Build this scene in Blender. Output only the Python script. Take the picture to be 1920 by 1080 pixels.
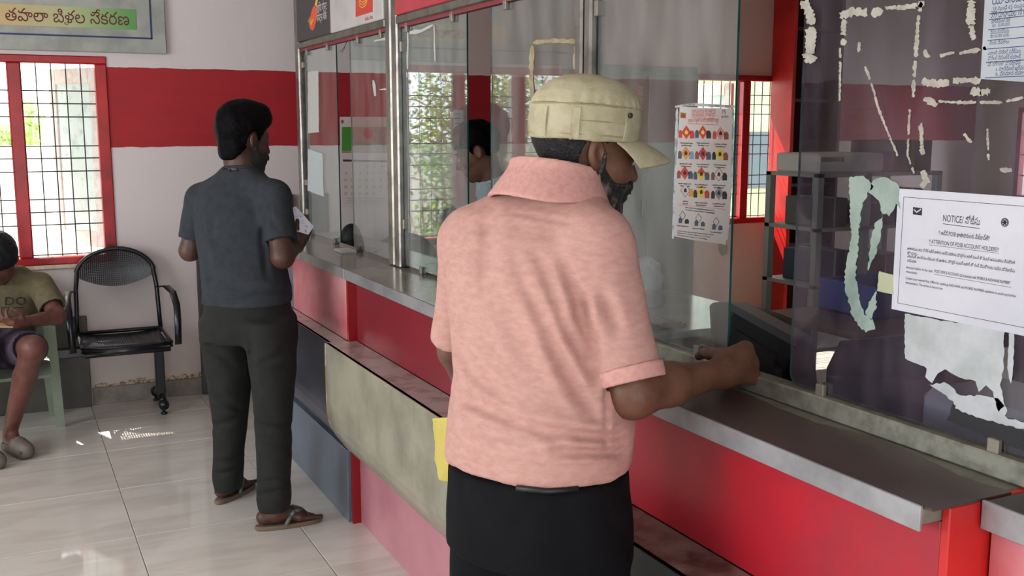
import bpy, bmesh, math, random
import numpy as np
from mathutils import Vector, Matrix, geometry

for o in list(bpy.data.objects):
    bpy.data.objects.remove(o)
SC = bpy.context.scene
COL = SC.collection
R = math.radians
rng = random.Random(7)

# ------------------------------------------------------------------ camera
FPX, YAW, PITCH, CAMH = 1960.0, R(26.0), R(8.8), 1.6
FW = np.array([math.sin(YAW) * math.cos(PITCH), math.cos(YAW) * math.cos(PITCH), -math.sin(PITCH)])
RT = np.array([math.cos(YAW), -math.sin(YAW), 0.0])
UP = np.cross(RT, FW)
CAM = np.array([0.0, 0.0, CAMH])
cam_data = bpy.data.cameras.new('camera')
cam_data.sensor_width = 36.0
cam_data.lens = FPX / 1920 * 36.0
cam_data.clip_start = 0.05
cam = bpy.data.objects.new('camera', cam_data)
COL.objects.link(cam)
cam.location = CAM
cam.rotation_euler = Vector(FW).to_track_quat('-Z', 'Y').to_euler()
SC.camera = cam

# ------------------------------------------------------------------ sky, sun, daylight, exposure
world = bpy.data.worlds.new('sky')
SC.world = world
world.use_nodes = True
bgn = world.node_tree.nodes['Background']
bgn.inputs[0].default_value = (0.90, 0.96, 1.0, 1)
bgn.inputs[1].default_value = 4.2

def light(name, kind, loc, direction, energy, color=(1, 1, 1), **kw):
    d = bpy.data.lights.new(name, kind)
    d.energy = energy
    d.color = color
    for k, v in kw.items():
        setattr(d, k, v)
    o = bpy.data.objects.new(name, d)
    COL.objects.link(o)
    o.location = loc
    o.rotation_euler = Vector(direction).to_track_quat('-Z', 'Y').to_euler()
    return o

light('sun', 'SUN', (0, 12, 14), (0.35, -1.0, -1.45), 20.0, (1.0, 0.93, 0.80), angle=R(0.6))
# daylight coming in through the openings of the hall behind and beside the camera
light('daylight_side_windows', 'AREA', (-3.12, 2.7, 1.65), (1, 0.05, -0.12), 88, (0.95, 0.98, 1.0), shape='RECTANGLE', size=3.6, size_y=1.5)
light('daylight_entrance', 'AREA', (-0.6, -2.42, 1.5), (0.0, 1, -0.05), 22, (1.0, 0.97, 0.94), shape='RECTANGLE', size=2.6, size_y=2.2)
# windows of the office behind the counter, out of view on the right
light('daylight_office_window', 'AREA', (7.44, 5.62, 1.38), (-1, -.3, -0.1), 7, (1.0, 0.97, 0.93), shape='RECTANGLE', size=.6, size_y=.7)

# sampling guides for the sky light that enters through the three grilled windows
for nm_, loc_, dr_, sx_, sy_ in (('sky_portal_hall_window', (-.126, 6.60, 1.41), (0, -1, 0), 1.41, 1.16), ('sky_portal_office_window', (5.0, 6.60, 1.42), (0, -1, 0), 1.5, 1.11), ('sky_portal_end_window', (7.72, 5.62, 1.375), (-1, 0, 0), .65, .75)):
    p_ = light(nm_, 'AREA', loc_, dr_, 1.0, shape='RECTANGLE', size=sx_, size_y=sy_)
    p_.data.cycles.is_portal = True

SC.view_settings.view_transform = 'Standard'
SC.view_settings.look = 'None'
SC.view_settings.exposure = 0.05
SC.view_settings.gamma = 1.0
SC.view_settings.use_curve_mapping = False
SC.cycles.use_denoising = True
SC.cycles.max_bounces = 10
SC.cycles.diffuse_bounces = 5
SC.cycles.transparent_max_bounces = 24
SC.cycles.sample_clamp_indirect = 2.5
SC.cycles.blur_glossy = 1.0
SC.cycles.caustics_reflective = False
SC.cycles.caustics_refractive = False

# ------------------------------------------------------------------ geometry helpers
def ray(px, py):
    d = FW * FPX + RT * (px - 960) - UP * (py - 540)
    return d / np.linalg.norm(d)

def at(px, py, X=None, Y=None, Z=None, D=None):
    """world point seen at a pixel of the 1920x1080 photograph, on a given plane or at a given depth"""
    d = ray(px, py)
    if D is not None:
        t = D / (d @ FW)
    else:
        ax, v = (0, X) if X is not None else ((1, Y) if Y is not None else (2, Z))
        t = (v - CAM[ax]) / d[ax]
    return CAM + t * d

BASE = {}

def props(o, label=None, cat=None, group=None, kind=None):
    if label: o['label'] = label
    if cat: o['category'] = cat
    if group: o['group'] = group
    if kind: o['kind'] = kind
    return o

def thing(name, loc, label, cat, group=None):
    o = bpy.data.objects.new(name, None)
    o.empty_display_size = 0.1
    COL.objects.link(o)
    o.location = Vector([float(v) for v in loc])
    BASE[o.name] = np.array([float(v) for v in loc])
    return props(o, label, cat, group)

def mesh(name, V, F, mat, parent=None, smooth=False, mi=None, kind=None):
    """V in world coordinates; stored relative to the parent's base"""
    V = np.asarray(V, float).reshape(-1, 3)
    base = BASE[parent.name] if parent is not None else np.zeros(3)
    me = bpy.data.meshes.new(name)
    if isinstance(F, np.ndarray):
        F = F.tolist()
    me.from_pydata((V - base).tolist(), [], F)
    mats = mat if isinstance(mat, (list, tuple)) else [mat]
    for m in mats:
        me.materials.append(m)
    if mi is not None:
        me.polygons.foreach_set('material_index', mi)
    if smooth:
        me.polygons.foreach_set('use_smooth', [True] * len(me.polygons))
    me.update()
    o = bpy.data.objects.new(name, me)
    COL.objects.link(o)
    if parent is not None:
        o.parent = parent
    BASE[o.name] = base
    if kind: o['kind'] = kind
    return o

class MB:
    """collects shapes into one mesh"""
    def __init__(s):
        s.V = []; s.F = []; s.n = 0; s.M = []
    def add(s, V, F, m=0):
        V = np.asarray(V, float).reshape(-1, 3)
        s.V.append(V)
        s.F += [[i + s.n for i in f] for f in F]
        s.M += [m] * len(F)
        s.n += len(V)
        return s
    def box(s, x0, x1, y0, y1, z0, z1, m=0, bev=0.0, rot=None, org=None):
        V, F = box_geo(x0, x1, y0, y1, z0, z1, bev)
        if rot is not None:
            V = (V - org) @ np.array(rot).T + org
        return s.add(V, F, m)
    def tube(s, pts, r, n=8, m=0, closed=False):
        V, F = tube_geo(pts, r, n, closed)
        return s.add(V, F, m)
    def build(s, name, mat, parent=None, smooth=False, kind=None):
        return mesh(name, np.vstack(s.V), s.F, mat, parent, smooth, s.M, kind)

def box_geo(x0, x1, y0, y1, z0, z1, bev=0.0):
    if x0 > x1: x0, x1 = x1, x0
    if y0 > y1: y0, y1 = y1, y0
    if z0 > z1: z0, z1 = z1, z0
    if bev <= 0:
        V = np.array([[x, y, z] for x in (x0, x1) for y in (y0, y1) for z in (z0, z1)], float)
        F = [[0, 1, 3, 2], [4, 6, 7, 5], [0, 4, 5, 1], [2, 3, 7, 6], [0, 2, 6, 4], [1, 5, 7, 3]]
        return V, F
    b = min(bev, (x1 - x0) * .45, (y1 - y0) * .45, (z1 - z0) * .45)
    V = []; idx = {}
    for i, x in enumerate((x0, x1)):
        for j, y in enumerate((y0, y1)):
            for k, z in enumerate((z0, z1)):
                sx, sy, sz = 1 - 2 * i, 1 - 2 * j, 1 - 2 * k
                for a in range(3):
                    p = [x + sx * b, y + sy * b, z + sz * b]
                    p[a] = (x, y, z)[a]
                    idx[(i, j, k, a)] = len(V); V.append(p)
    F = []
    for i in (0, 1):
        q = [idx[(i, j, k, 0)] for j, k in ((0, 0), (0, 1), (1, 1), (1, 0))]
        F.append(q if i == 0 else q[::-1])
        q = [idx[(j, i, k, 1)] for j, k in ((0, 0), (1, 0), (1, 1), (0, 1))]
        F.append(q if i == 0 else q[::-1])
        q = [idx[(j, k, i, 2)] for j, k in ((0, 0), (0, 1), (1, 1), (1, 0))]
        F.append(q if i == 0 else q[::-1])
    for i in (0, 1):
        for j in (0, 1):
            F.append([idx[(i, j, 0, 0)], idx[(i, j, 1, 0)], idx[(i, j, 1, 1)], idx[(i, j, 0, 1)]])
            F.append([idx[(i, 0, j, 0)], idx[(i, 1, j, 0)], idx[(i, 1, j, 2)], idx[(i, 0, j, 2)]])
            F.append([idx[(0, i, j, 1)], idx[(1, i, j, 1)], idx[(1, i, j, 2)], idx[(0, i, j, 2)]])
            for k in (0, 1):
                F.append([idx[(i, j, k, 0)], idx[(i, j, k, 1)], idx[(i, j, k, 2)]])
    V = np.array(V, float)
    c = np.array([(x0 + x1) / 2, (y0 + y1) / 2, (z0 + z1) / 2])
    G = []
    for f in F:
        p = V[f]
        nrm = np.cross(p[1] - p[0], p[2] - p[0])
        G.append(f if nrm @ (p.mean(0) - c) > 0 else f[::-1])
    return V, G

def box(name, x0, x1, y0, y1, z0, z1, mat, parent=None, bev=0.0, kind=None):
    V, F = box_geo(x0, x1, y0, y1, z0, z1, bev)
    return mesh(name, V, F, mat, parent, kind=kind)

def tube_geo(pts, r, n=8, closed=False):
    P = np.asarray(pts, float)
    rr = np.broadcast_to(np.asarray(r, float), (len(P),))
    T = np.gradient(P, axis=0)
    if closed:
        T = np.roll(P, -1, 0) - np.roll(P, 1, 0)
    T /= np.linalg.norm(T, axis=1)[:, None] + 1e-12
    up = np.array([0, 0, 1.0]) if abs(T[0][2]) < .9 else np.array([1.0, 0, 0])
    u = np.cross(T[0], up); u /= np.linalg.norm(u)
    V = []
    for i in range(len(P)):
        u = u - T[i] * (u @ T[i]); u /= np.linalg.norm(u)
        v = np.cross(T[i], u)
        for k in range(n):
            a = 2 * math.pi * k / n
            V.append(P[i] + rr[i] * (math.cos(a) * u + math.sin(a) * v))
    F = []
    m = len(P)
    for i in range(m if closed else m - 1):
        j = (i + 1) % m
        for k in range(n):
            l = (k + 1) % n
            F.append([i * n + k, i * n + l, j * n + l, j * n + k])
    if not closed:
        F.append(list(range(n))[::-1])
        F.append([(m - 1) * n + k for k in range(n)])
    return np.array(V), F

def tube(name, pts, r, mat, parent=None, n=8, closed=False):
    V, F = tube_geo(pts, r, n, closed)
    return mesh(name, V, F, mat, parent, smooth=True)

def prism(name, prof, axis, a0, a1, mat, parent=None, smooth=False, kind=None):
    """closed 2-D outline pushed along an axis: axis 'y': (x, z); 'x': (y, z); 'z': (x, y)"""
    V, F = prism_geo(prof, axis, a0, a1)
    return mesh(name, V, F, mat, parent, smooth, kind=kind)

def prism_geo(prof, axis, a0, a1):
    P = np.asarray(prof, float); n = len(P)
    def put(a):
        A = np.full((n, 1), a)
        if axis == 'y': return np.hstack([P[:, :1], A, P[:, 1:]])
        if axis == 'x': return np.hstack([A, P])
        return np.hstack([P, A])
    V = np.vstack([put(a0), put(a1)])
    F = [list(range(n)), [n + i for i in range(n)][::-1]]
    F += [[i, n + i, n + (i + 1) % n, (i + 1) % n] for i in range(n)]
    c = V.mean(0)
    f = F[0]; p = V[f]
    nrm = sum((np.cross(p[i] - p[0], p[(i + 1) % n] - p[0]) for i in range(1, n - 1)), np.zeros(3))
    if nrm @ (p.mean(0) - c) < 0:
        F = [g[::-1] for g in F]
    return V, F

def grid_geo(fn, nu, nv):
    V = [fn(i / nu, j / nv) for j in range(nv + 1) for i in range(nu + 1)]
    F = [[j * (nu + 1) + i, j * (nu + 1) + i + 1, (j + 1) * (nu + 1) + i + 1, (j + 1) * (nu + 1) + i] for j in range(nv) for i in range(nu)]
    return np.array(V, float), F

def thick(V, F, t, nrm):
    """give an open sheet a thickness along a fixed direction"""
    V = np.asarray(V, float); n = len(V); nrm = np.asarray(nrm, float)
    cnt = {}
    for f in F:
        for i in range(len(f)):
            a, b = f[i], f[(i + 1) % len(f)]
            cnt[(a, b)] = 1
    W = np.vstack([V, V - nrm * t])
    G = [list(f) for f in F] + [[i + n for i in f][::-1] for f in F]
    for (a, b) in cnt:
        if (b, a) not in cnt:
            G.append([b, a, a + n, b + n])
    return W, G

# ------------------------------------------------------------------ materials
def lin(h):
    if isinstance(h, str):
        h = h.lstrip('#')
        c = [int(h[i:i + 2], 16) / 255 for i in (0, 2, 4)]
        return tuple(x / 12.92 if x <= .04045 else ((x + .055) / 1.055) ** 2.4 for x in c)
    return tuple(h)

MATS = {}

def mat(name, col, rough=.5, metal=0.0, col2=None, vs=6.0, lo=.4, hi=.65, bump=0.0, bs=60.0, spec=.5, detail=4, stretch=None, trans=0.0, coat=0.0, wave=None):
    if name in MATS:
        return MATS[name]
    m = bpy.data.materials.new(name)
    m.use_nodes = True
    nt = m.node_tree; N = nt.nodes; L = nt.links
    b = N['Principled BSDF']
    c = lin(col)
    b.inputs['Base Color'].default_value = (*c, 1)
    b.inputs['Roughness'].default_value = rough
    b.inputs['Metallic'].default_value = metal
    b.inputs['Specular IOR Level'].default_value = spec
    b.inputs['Coat Weight'].default_value = coat
    tc = N.new('ShaderNodeTexCoord')
    src = tc.outputs['Object']
    if stretch:
        mp = N.new('ShaderNodeMapping')
        mp.inputs['Scale'].default_value = stretch
        L.new(src, mp.inputs['Vector']); src = mp.outputs['Vector']
    if col2 is not None:
        n = N.new('ShaderNodeTexNoise')
        n.inputs['Scale'].default_value = vs
        n.inputs['Detail'].default_value = detail
        n.inputs['Roughness'].default_value = .6
        L.new(src, n.inputs['Vector'])
        r = N.new('ShaderNodeValToRGB')
        r.color_ramp.elements[0].position = lo
        r.color_ramp.elements[1].position = hi
        r.color_ramp.elements[0].color = (*c, 1)
        r.color_ramp.elements[1].color = (*lin(col2), 1)
        L.new(n.outputs['Fac'], r.inputs['Fac'])
        L.new(r.outputs['Color'], b.inputs['Base Color'])
    if bump > 0:
        n2 = N.new('ShaderNodeTexNoise')
        n2.inputs['Scale'].default_value = bs
        n2.inputs['Detail'].default_value = 5
        L.new(src, n2.inputs['Vector'])
        bp = N.new('ShaderNodeBump')
        bp.inputs['Strength'].default_value = bump
        bp.inputs['Distance'].default_value = .01
        L.new(n2.outputs['Fac'], bp.inputs['Height'])
        L.new(bp.outputs['Normal'], b.inputs['Normal'])
    if trans > 0:
        t = N.new('ShaderNodeBsdfTranslucent')
        t.inputs['Color'].default_value = (*lin(col2 or col), 1)
        mx = N.new('ShaderNodeMixShader')
        mx.inputs['Fac'].default_value = trans
        L.new(b.outputs[0], mx.inputs[1]); L.new(t.outputs[0], mx.inputs[2])
        L.new(mx.outputs[0], N['Material Output'].inputs['Surface'])
    MATS[name] = m
    return m

def glass_mat(name, dust=.05, tint=(.90, .95, .94), smear=0.0, smear_col=(.45, .42, .5)):
    """thin pane: clear transmission, mirror reflection that grows at grazing angles, a film of dust"""
    m = bpy.data.materials.new(name); m.use_nodes = True
    nt = m.node_tree; N = nt.nodes; L = nt.links
    N.remove(N['Principled BSDF'])
    out = N['Material Output']
    lw = N.new('ShaderNodeLayerWeight'); lw.inputs['Blend'].default_value = .5
    pw = N.new('ShaderNodeMath'); pw.operation = 'POWER'; pw.inputs[1].default_value = 5.0
    L.new(lw.outputs['Facing'], pw.inputs[0])
    ml = N.new('ShaderNodeMath'); ml.operation = 'MULTIPLY_ADD'; ml.inputs[1].default_value = .96; ml.inputs[2].default_value = .04
    L.new(pw.outputs[0], ml.inputs[0])
    tr = N.new('ShaderNodeBsdfTransparent'); tr.inputs[0].default_value = (*tint, 1)
    gl = N.new('ShaderNodeBsdfGlossy'); gl.inputs['Roughness'].default_value = .0; gl.inputs[0].default_value = (1, 1, 1, 1)
    df = N.new('ShaderNodeBsdfDiffuse'); df.inputs[0].default_value = (*smear_col, 1)
    tc = N.new('ShaderNodeTexCoord')
    mp = N.new('ShaderNodeMapping'); mp.inputs['Scale'].default_value = (1, 6, 1.3)
    L.new(tc.outputs['Object'], mp.inputs[0])
    nz = N.new('ShaderNodeTexNoise'); nz.inputs['Scale'].default_value = 2.6; nz.inputs['Detail'].default_value = 6
    L.new(mp.outputs[0], nz.inputs['Vector'])
    mr = N.new('ShaderNodeMapRange')
    mr.inputs['From Min'].default_value = .35; mr.inputs['From Max'].default_value = .75
    mr.inputs['To Min'].default_value = dust; mr.inputs['To Max'].default_value = dust + smear
    L.new(nz.outputs['Fac'], mr.inputs['Value'])
    m1 = N.new('ShaderNodeMixShader'); L.new(mr.outputs[0], m1.inputs['Fac']); L.new(tr.outputs[0], m1.inputs[1]); L.new(df.outputs[0], m1.inputs[2])
    m2 = N.new('ShaderNodeMixShader'); L.new(ml.outputs[0], m2.inputs['Fac']); L.new(m1.outputs[0], m2.inputs[1]); L.new(gl.outputs[0], m2.inputs[2])
    L.new(m2.outputs[0], out.inputs['Surface'])
    MATS[name] = m
    return m

def wall_mat():
    """painted plaster: red band, white in the hall, tinted pinkish across the office, stains near the floor"""
    m = bpy.data.materials.new('painted_plaster'); m.use_nodes = True
    nt = m.node_tree; N = nt.nodes; L = nt.links; b = N['Principled BSDF']
    b.inputs['Roughness'].default_value = .62
    tc = N.new('ShaderNodeTexCoord'); sep = N.new('ShaderNodeSeparateXYZ'); L.new(tc.outputs['Object'], sep.inputs[0])
    def noise(scale, detail=4, st=None):
        n = N.new('ShaderNodeTexNoise'); n.inputs['Scale'].default_value = scale; n.inputs['Detail'].default_value = detail
        if st:
            mp = N.new('ShaderNodeMapping'); mp.inputs['Scale'].default_value = st; L.new(tc.outputs['Object'], mp.inputs[0]); L.new(mp.outputs[0], n.inputs['Vector'])
        else:
            L.new(tc.outputs['Object'], n.inputs['Vector'])
        return n.outputs['Fac']
    def math_(op, a, b_, c_=None):
        n = N.new('ShaderNodeMath'); n.operation = op
        for i, v in enumerate((a, b_, c_)):
            if v is None: continue
            if isinstance(v, (int, float)): n.inputs[i].default_value = v
            else: L.new(v, n.inputs[i])
        return n.outputs[0]
    def mixc(f, a, b_):
        n = N.new('ShaderNodeMixRGB')
        if isinstance(f, (int, float)): n.inputs[0].default_value = f
        else: L.new(f, n.inputs[0])
        for i, v in ((1, a), (2, b_)):
            if isinstance(v, tuple): n.inputs[i].default_value = (*v, 1)
            else: L.new(v, n.inputs[i])
        return n.outputs[0]
    wob = math_('MULTIPLY_ADD', noise(9), .016, -.008)
    z = math_('ADD', sep.outputs['Z'], wob)
    band = math_('MULTIPLY', math_('GREATER_THAN', z, 1.482), math_('LESS_THAN', z, 1.928))
    office = N.new('ShaderNodeMapRange'); L.new(sep.outputs['X'], office.inputs['Value'])
    office.inputs['From Min'].default_value = 2.5; office.inputs['From Max'].default_value = 3.1
    off2 = N.new('ShaderNodeMapRange'); L.new(sep.outputs['X'], off2.inputs['Value'])
    off2.inputs['From Min'].default_value = 5.3; off2.inputs['From Max'].default_value = 5.5; off2.inputs['To Min'].default_value = 1; off2.inputs['To Max'].default_value = 0
    white = mixc(noise(1.3), lin('#dcd3d2'), lin('#cfc6c6'))
    pinkw = mixc(noise(1.3), lin('#e6c3ba'), lin('#d9b5ac'))
    paint = mixc(math_('MULTIPLY', office.outputs[0], off2.outputs[0]), white, pinkw)  # pinkish tint over the office stretch of the wall
    stain = N.new('ShaderNodeMapRange'); L.new(z, stain.inputs['Value'])
    stain.inputs['From Min'].default_value = .10; stain.inputs['From Max'].default_value = .55
    stain.inputs['To Min'].default_value = .8; stain.inputs['To Max'].default_value = 0.0
    st = math_('MULTIPLY', stain.outputs[0], noise(4, 6))
    paint = mixc(st, paint, lin('#b39a7f'))
    red = mixc(noise(2.2, 5, (1, 1, 5)), lin('#8f101d'), lin('#b01a24'))
    L.new(mixc(band, paint, red), b.inputs['Base Color'])
    bp = N.new('ShaderNodeBump'); bp.inputs['Strength'].default_value = .12; bp.inputs['Distance'].default_value = .01
    L.new(noise(28, 6), bp.inputs['Height']); L.new(bp.outputs[0], b.inputs['Normal'])
    MATS['painted_plaster'] = m
    return m

def tile_mat():
    """polished cream vitrified tile with faint long veins"""
    m = bpy.data.materials.new('polished_tile'); m.use_nodes = True
    nt = m.node_tree; N = nt.nodes; L = nt.links; b = N['Principled BSDF']
    tc = N.new('ShaderNodeTexCoord'); mp = N.new('ShaderNodeMapping'); mp.inputs['Scale'].default_value = (1.0, 4.5, 1); mp.inputs['Rotation'].default_value = (0, 0, R(12))
    L.new(tc.outputs['Object'], mp.inputs[0])
    oi = N.new('ShaderNodeObjectInfo')
    ad = N.new('ShaderNodeVectorMath'); ad.operation = 'ADD'
    cb = N.new('ShaderNodeCombineXYZ'); ml = N.new('ShaderNodeMath'); ml.operation = 'MULTIPLY'; ml.inputs[1].default_value = 37.0
    L.new(oi.outputs['Random'], ml.inputs[0]); L.new(ml.outputs[0], cb.inputs[2])
    L.new(mp.outputs[0], ad.inputs[0]); L.new(cb.outputs[0], ad.inputs[1])
    n = N.new('ShaderNodeTexNoise'); n.inputs['Scale'].default_value = 2.4; n.inputs['Detail'].default_value = 7; n.inputs['Distortion'].default_value = .8
    L.new(ad.outputs[0], n.inputs['Vector'])
    r = N.new('ShaderNodeValToRGB')
    r.color_ramp.elements[0].position = .36; r.color_ramp.elements[0].color = (*lin('#c8c3ba'), 1)
    r.color_ramp.elements[1].position = .56; r.color_ramp.elements[1].color = (*lin('#d3cfc7'), 1)
    L.new(n.outputs['Fac'], r.inputs['Fac']); L.new(r.outputs[0], b.inputs['Base Color'])
    b.inputs['Roughness'].default_value = .055
    b.inputs['Specular IOR Level'].default_value = .6
    MATS['polished_tile'] = m
    return m

WALL = wall_mat()
TILE = tile_mat()
GLASS = glass_mat('window_glass', .035, smear=.10, smear_col=(.62, .64, .62))
GLASS_DIRTY = glass_mat('smeared_glass', .012, tint=(.80, .80, .82), smear=.09, smear_col=(.34, .28, .38))
GEDGE = mat('glass_edge', '#123a38', .15, col2='#1f5a54', vs=3)
ALU = mat('aluminium', '#8d8984', .35, .85, col2='#6f6a64', vs=14, bump=.05, bs=90)
ALU_EDGE = mat('aluminium_edging', '#a9a9ac', .42, .55, col2='#8f8f92', vs=8)
RED_FRAME = mat('red_gloss_paint', '#b3181d', .35, col2='#8c1218', vs=5, bump=.05, bs=50)

# ------------------------------------------------------------------ the room
YW, XG, ZC = 6.372, 1.42, 1.045          # back wall, glass plane, counter height
W1 = (-.83, .578, .83, 1.985)            # hall window opening x0 x1 z0 z1
W2 = (4.25, 5.75, .868, 1.975)           # office window opening

floor = box('floor', -3.2, 7.5, -2.5, YW + .2, -.16, -.004, mat('grout', '#8d857b', .8, col2='#6f675e', vs=30), kind='structure')
box('floor_office', 1.63, 7.5, .0, YW, -.0039, -.001, mat('office_floor', '#c9c2b8', .35, col2='#bdb5aa', vs=3), kind='structure')
pitch = .61
tv, tf = box_geo(0, pitch - .003, 0, pitch - .003, -.012, 0, .0015)
tile_me = bpy.data.meshes.new('floor_tile')
tile_me.from_pydata(tv.tolist(), [], tf)
tile_me.materials.append(TILE)
for i in range(-6, 2):
    for j in range(-10, 5):
        x, y = .388 + i * pitch, 3.57 + j * pitch
        if x > 1.3 or x < -3.3 or y + pitch > YW + .25: continue
        o = bpy.data.objects.new('floor_tile', tile_me)
        COL.objects.link(o); o.parent = floor; o.location = (x, y, 0)

def wall_with_holes(name, x0, x1, z0, z1, holes, y0, y1, m):
    xs = sorted({x0, x1, *[h[0] for h in holes], *[h[1] for h in holes]})
    b = MB()
    for a, c in zip(xs[:-1], xs[1:]):
        zz = [z0]
        for h in holes:
            if h[0] <= a and c <= h[1]: zz += [h[2], h[3]]
        zz.append(z1)
        for k in range(0, len(zz), 2):
            if zz[k + 1] > zz[k]: b.box(a, c, y0, y1, zz[k], zz[k + 1])
    return b.build(name, m, kind='structure')

wall_with_holes('wall_back', -3.2, 7.5, 0, 3.1, [W1, W2], YW, YW + .2, WALL)
PL = mat('white_plaster', '#d5cdca', .7, col2='#c6bcb8', vs=2)
# side wall of the hall with its window opening, rear wall with the entrance
def wall_x(name, x0, x1, y0, y1, holes, m):
    ys = sorted({y0, y1, *[h[0] for h in holes], *[h[1] for h in holes]})
    b = MB()
    for a, c in zip(ys[:-1], ys[1:]):
        zz = [0]
        for h in holes:
            if h[0] <= a and c <= h[1]: zz += [h[2], h[3]]
        zz.append(3.1)
        for k in range(0, len(zz), 2):
            if zz[k + 1] > zz[k]: b.box(x0, x1, a, c, zz[k], zz[k + 1])
    return b.build(name, m, kind='structure')
wall_x('wall_left', -3.4, -3.2, -2.5, YW + .2, [(.9, 4.5, .9, 2.4)], PL)
wall_x('wall_right', 7.5, 7.7, -2.5, YW + .2, [(5.3, 5.95, 1.0, 1.75)], PL)
wall_with_holes('wall_rear', -3.4, 7.7, 0, 3.1, [(-1.9, .7, .02, 2.6)], -2.7, -2.5, PL)
wall_x('wall_light_stop', 1.50, 1.62, -2.5, .45, [], PL)  # unseen wall added to keep the entrance light out of the office
box('wall_light_stop_upper', 1.40, 1.44, .45, YW, 2.66, 3.1, PL, kind='structure')  # unseen strip added above the screens to cut light into the office
box('ceiling', -3.4, 7.7, -2.7, YW + .2, 3.1, 3.25, PL, kind='structure')

SKIRT = mat('grey_skirting', '#8f8780', .6, col2='#6f675f', vs=9, bump=.2, bs=40)
box('baseboard_back', .40, 1.02, YW - .012, YW, 0, .1, SKIRT, bev=.003, kind='structure')
b = MB()   # crumbled plaster edge above the skirting
for k in range(26):
    x = .41 + k * .0235
    h = .012 + .022 * rng.random()
    b.box(x, x + .026, YW - .006 - .006 * rng.random(), YW + .001, .1, .1 + h, bev=.004)
b.build('trim_1', mat('crumbled_plaster', '#c9b9a3', .9, col2='#8d6f52', vs=60, lo=.45, hi=.6, bump=.6, bs=90), kind='structure')

COLRED = mat('red_pillar_paint', '#c8241f', .38, col2='#a91a1b', vs=3)
# built-in red shelving standing against the back wall right of the office window
rs_ = thing('red_shelving', (5.52, 6.25, 0), 'tall red open shelving with shade darkened maroon inside beside the office window', 'shelving')
MAR = mat('shaded_maroon_inside', '#3d0a10', .6)  # shade of the shelf interior put into the maroon colour
box('side_panel', 5.283, 5.315, 6.128, YW - .002, 0, 3.08, COLRED, rs_, bev=.004)
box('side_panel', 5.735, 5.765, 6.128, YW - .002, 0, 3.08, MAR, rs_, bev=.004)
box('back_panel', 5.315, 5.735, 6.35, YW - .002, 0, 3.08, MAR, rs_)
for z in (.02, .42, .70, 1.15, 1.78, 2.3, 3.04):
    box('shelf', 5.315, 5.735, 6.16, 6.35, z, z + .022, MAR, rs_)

# ---- windows
BAR = mat('grille_bar', '#2b3130', .5, .3)
SHWHITE = mat('weathered_white_wood', '#e4e0dd', .7, col2='#cfc8c3', vs=18)
SHBLUE = mat('pale_turquoise_paint', '#d3e8e6', .6, col2='#a9c6c5', vs=16, lo=.52, hi=.75, bump=.2, bs=40)

def window_frame(name, W, mullions, zbars, sashes, vx):
    x0, x1, z0, z1 = W
    root = bpy.data.objects.new(name, None); COL.objects.link(root)
    root.location = ((x0 + x1) / 2, YW + .02, z0); BASE[root.name] = np.array(root.location)
    root['kind'] = 'structure'
    f = .062; ya, yb = YW - .012, YW + .075
    m = MB()
    m.box(x0, x1, ya, yb, z0, z0 + f * .7, bev=.006); m.box(x0, x1, ya, yb, z1 - f * .7, z1, bev=.006)
    m.box(x0, x0 + f, ya, yb, z0 + f * .7, z1 - f * .7, bev=.006); m.box(x1 - f, x1, ya, yb, z0 + f * .7, z1 - f * .7, bev=.006)
    m.build('window_frame', RED_FRAME, root)
    for c in mullions:
        box('mullion', c - .034, c + .034, ya, yb, z0 + f * .7, z1 - f * .7, RED_FRAME, root, bev=.006)
    for (a, c, dz) in sashes:
        g = MB()
        n = max(1, round((c - a) / .075))
        for k in range(n + 1):
            x = a + (c - a) * k / n
            g.tube([(x, YW + .05, z0 + .03), (x, YW + .05, z1 - .03)], .0036, 6)
        for z in zbars:
            if dz is None or z < dz:
                g.tube([(a - .01, YW + .045, z), (c + .01, YW + .045, z)], .0036, 6)
        g.build('grille', BAR, root)
    return root

ZB = [1.794, 1.724, 1.651, 1.49, 1.422, 1.349, 1.194, 1.122, 1.051, .882]
window_1 = window_frame('window_1', W1, [.105, -.335], ZB, [(.139, .52, None), (-.301, .071, None), (-.77, -.369, None)], .075)
window_2 = window_frame('window_2', W2, [5.06], [1.83, 1.76, 1.69, 1.53, 1.46, 1.39, 1.23, 1.16, 1.09, .92], [(4.31, 5.02, 1.75), (5.10, 5.69, None)], .075)
w3 = bpy.data.objects.new('window_3', None); COL.objects.link(w3); w3.location = (7.5, 5.62, 1.0); BASE[w3.name] = np.array([7.5, 5.62, 1.0]); w3['kind'] = 'structure'
m_ = MB()
for (a, c, e, g) in ((5.3, 5.95, 1.0, 1.04), (5.3, 5.95, 1.71, 1.75), (5.3, 5.34, 1.04, 1.71), (5.91, 5.95, 1.04, 1.71)): m_.box(7.49, 7.55, a, c, e, g)
m_.build('window_frame', RED_FRAME, w3)
m_ = MB()
for k in range(1, 8): m_.tube([(7.53, 5.3 + k * .081, 1.04), (7.53, 5.3 + k * .081, 1.71)], .005, 6)
for z in (1.2, 1.37, 1.54): m_.tube([(7.53, 5.34, z), (7.53, 5.91, z)], .005, 6)
m_.build('grille', BAR, w3)
box('trim_2', W1[0] - .03, W1[1] + .03, YW - .03, YW + .0, W1[2] - .022, W1[2], mat('sill_plaster', '#d7c9b4', .8, col2='#b8a88e', vs=20), bev=.004, kind='structure')

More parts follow.
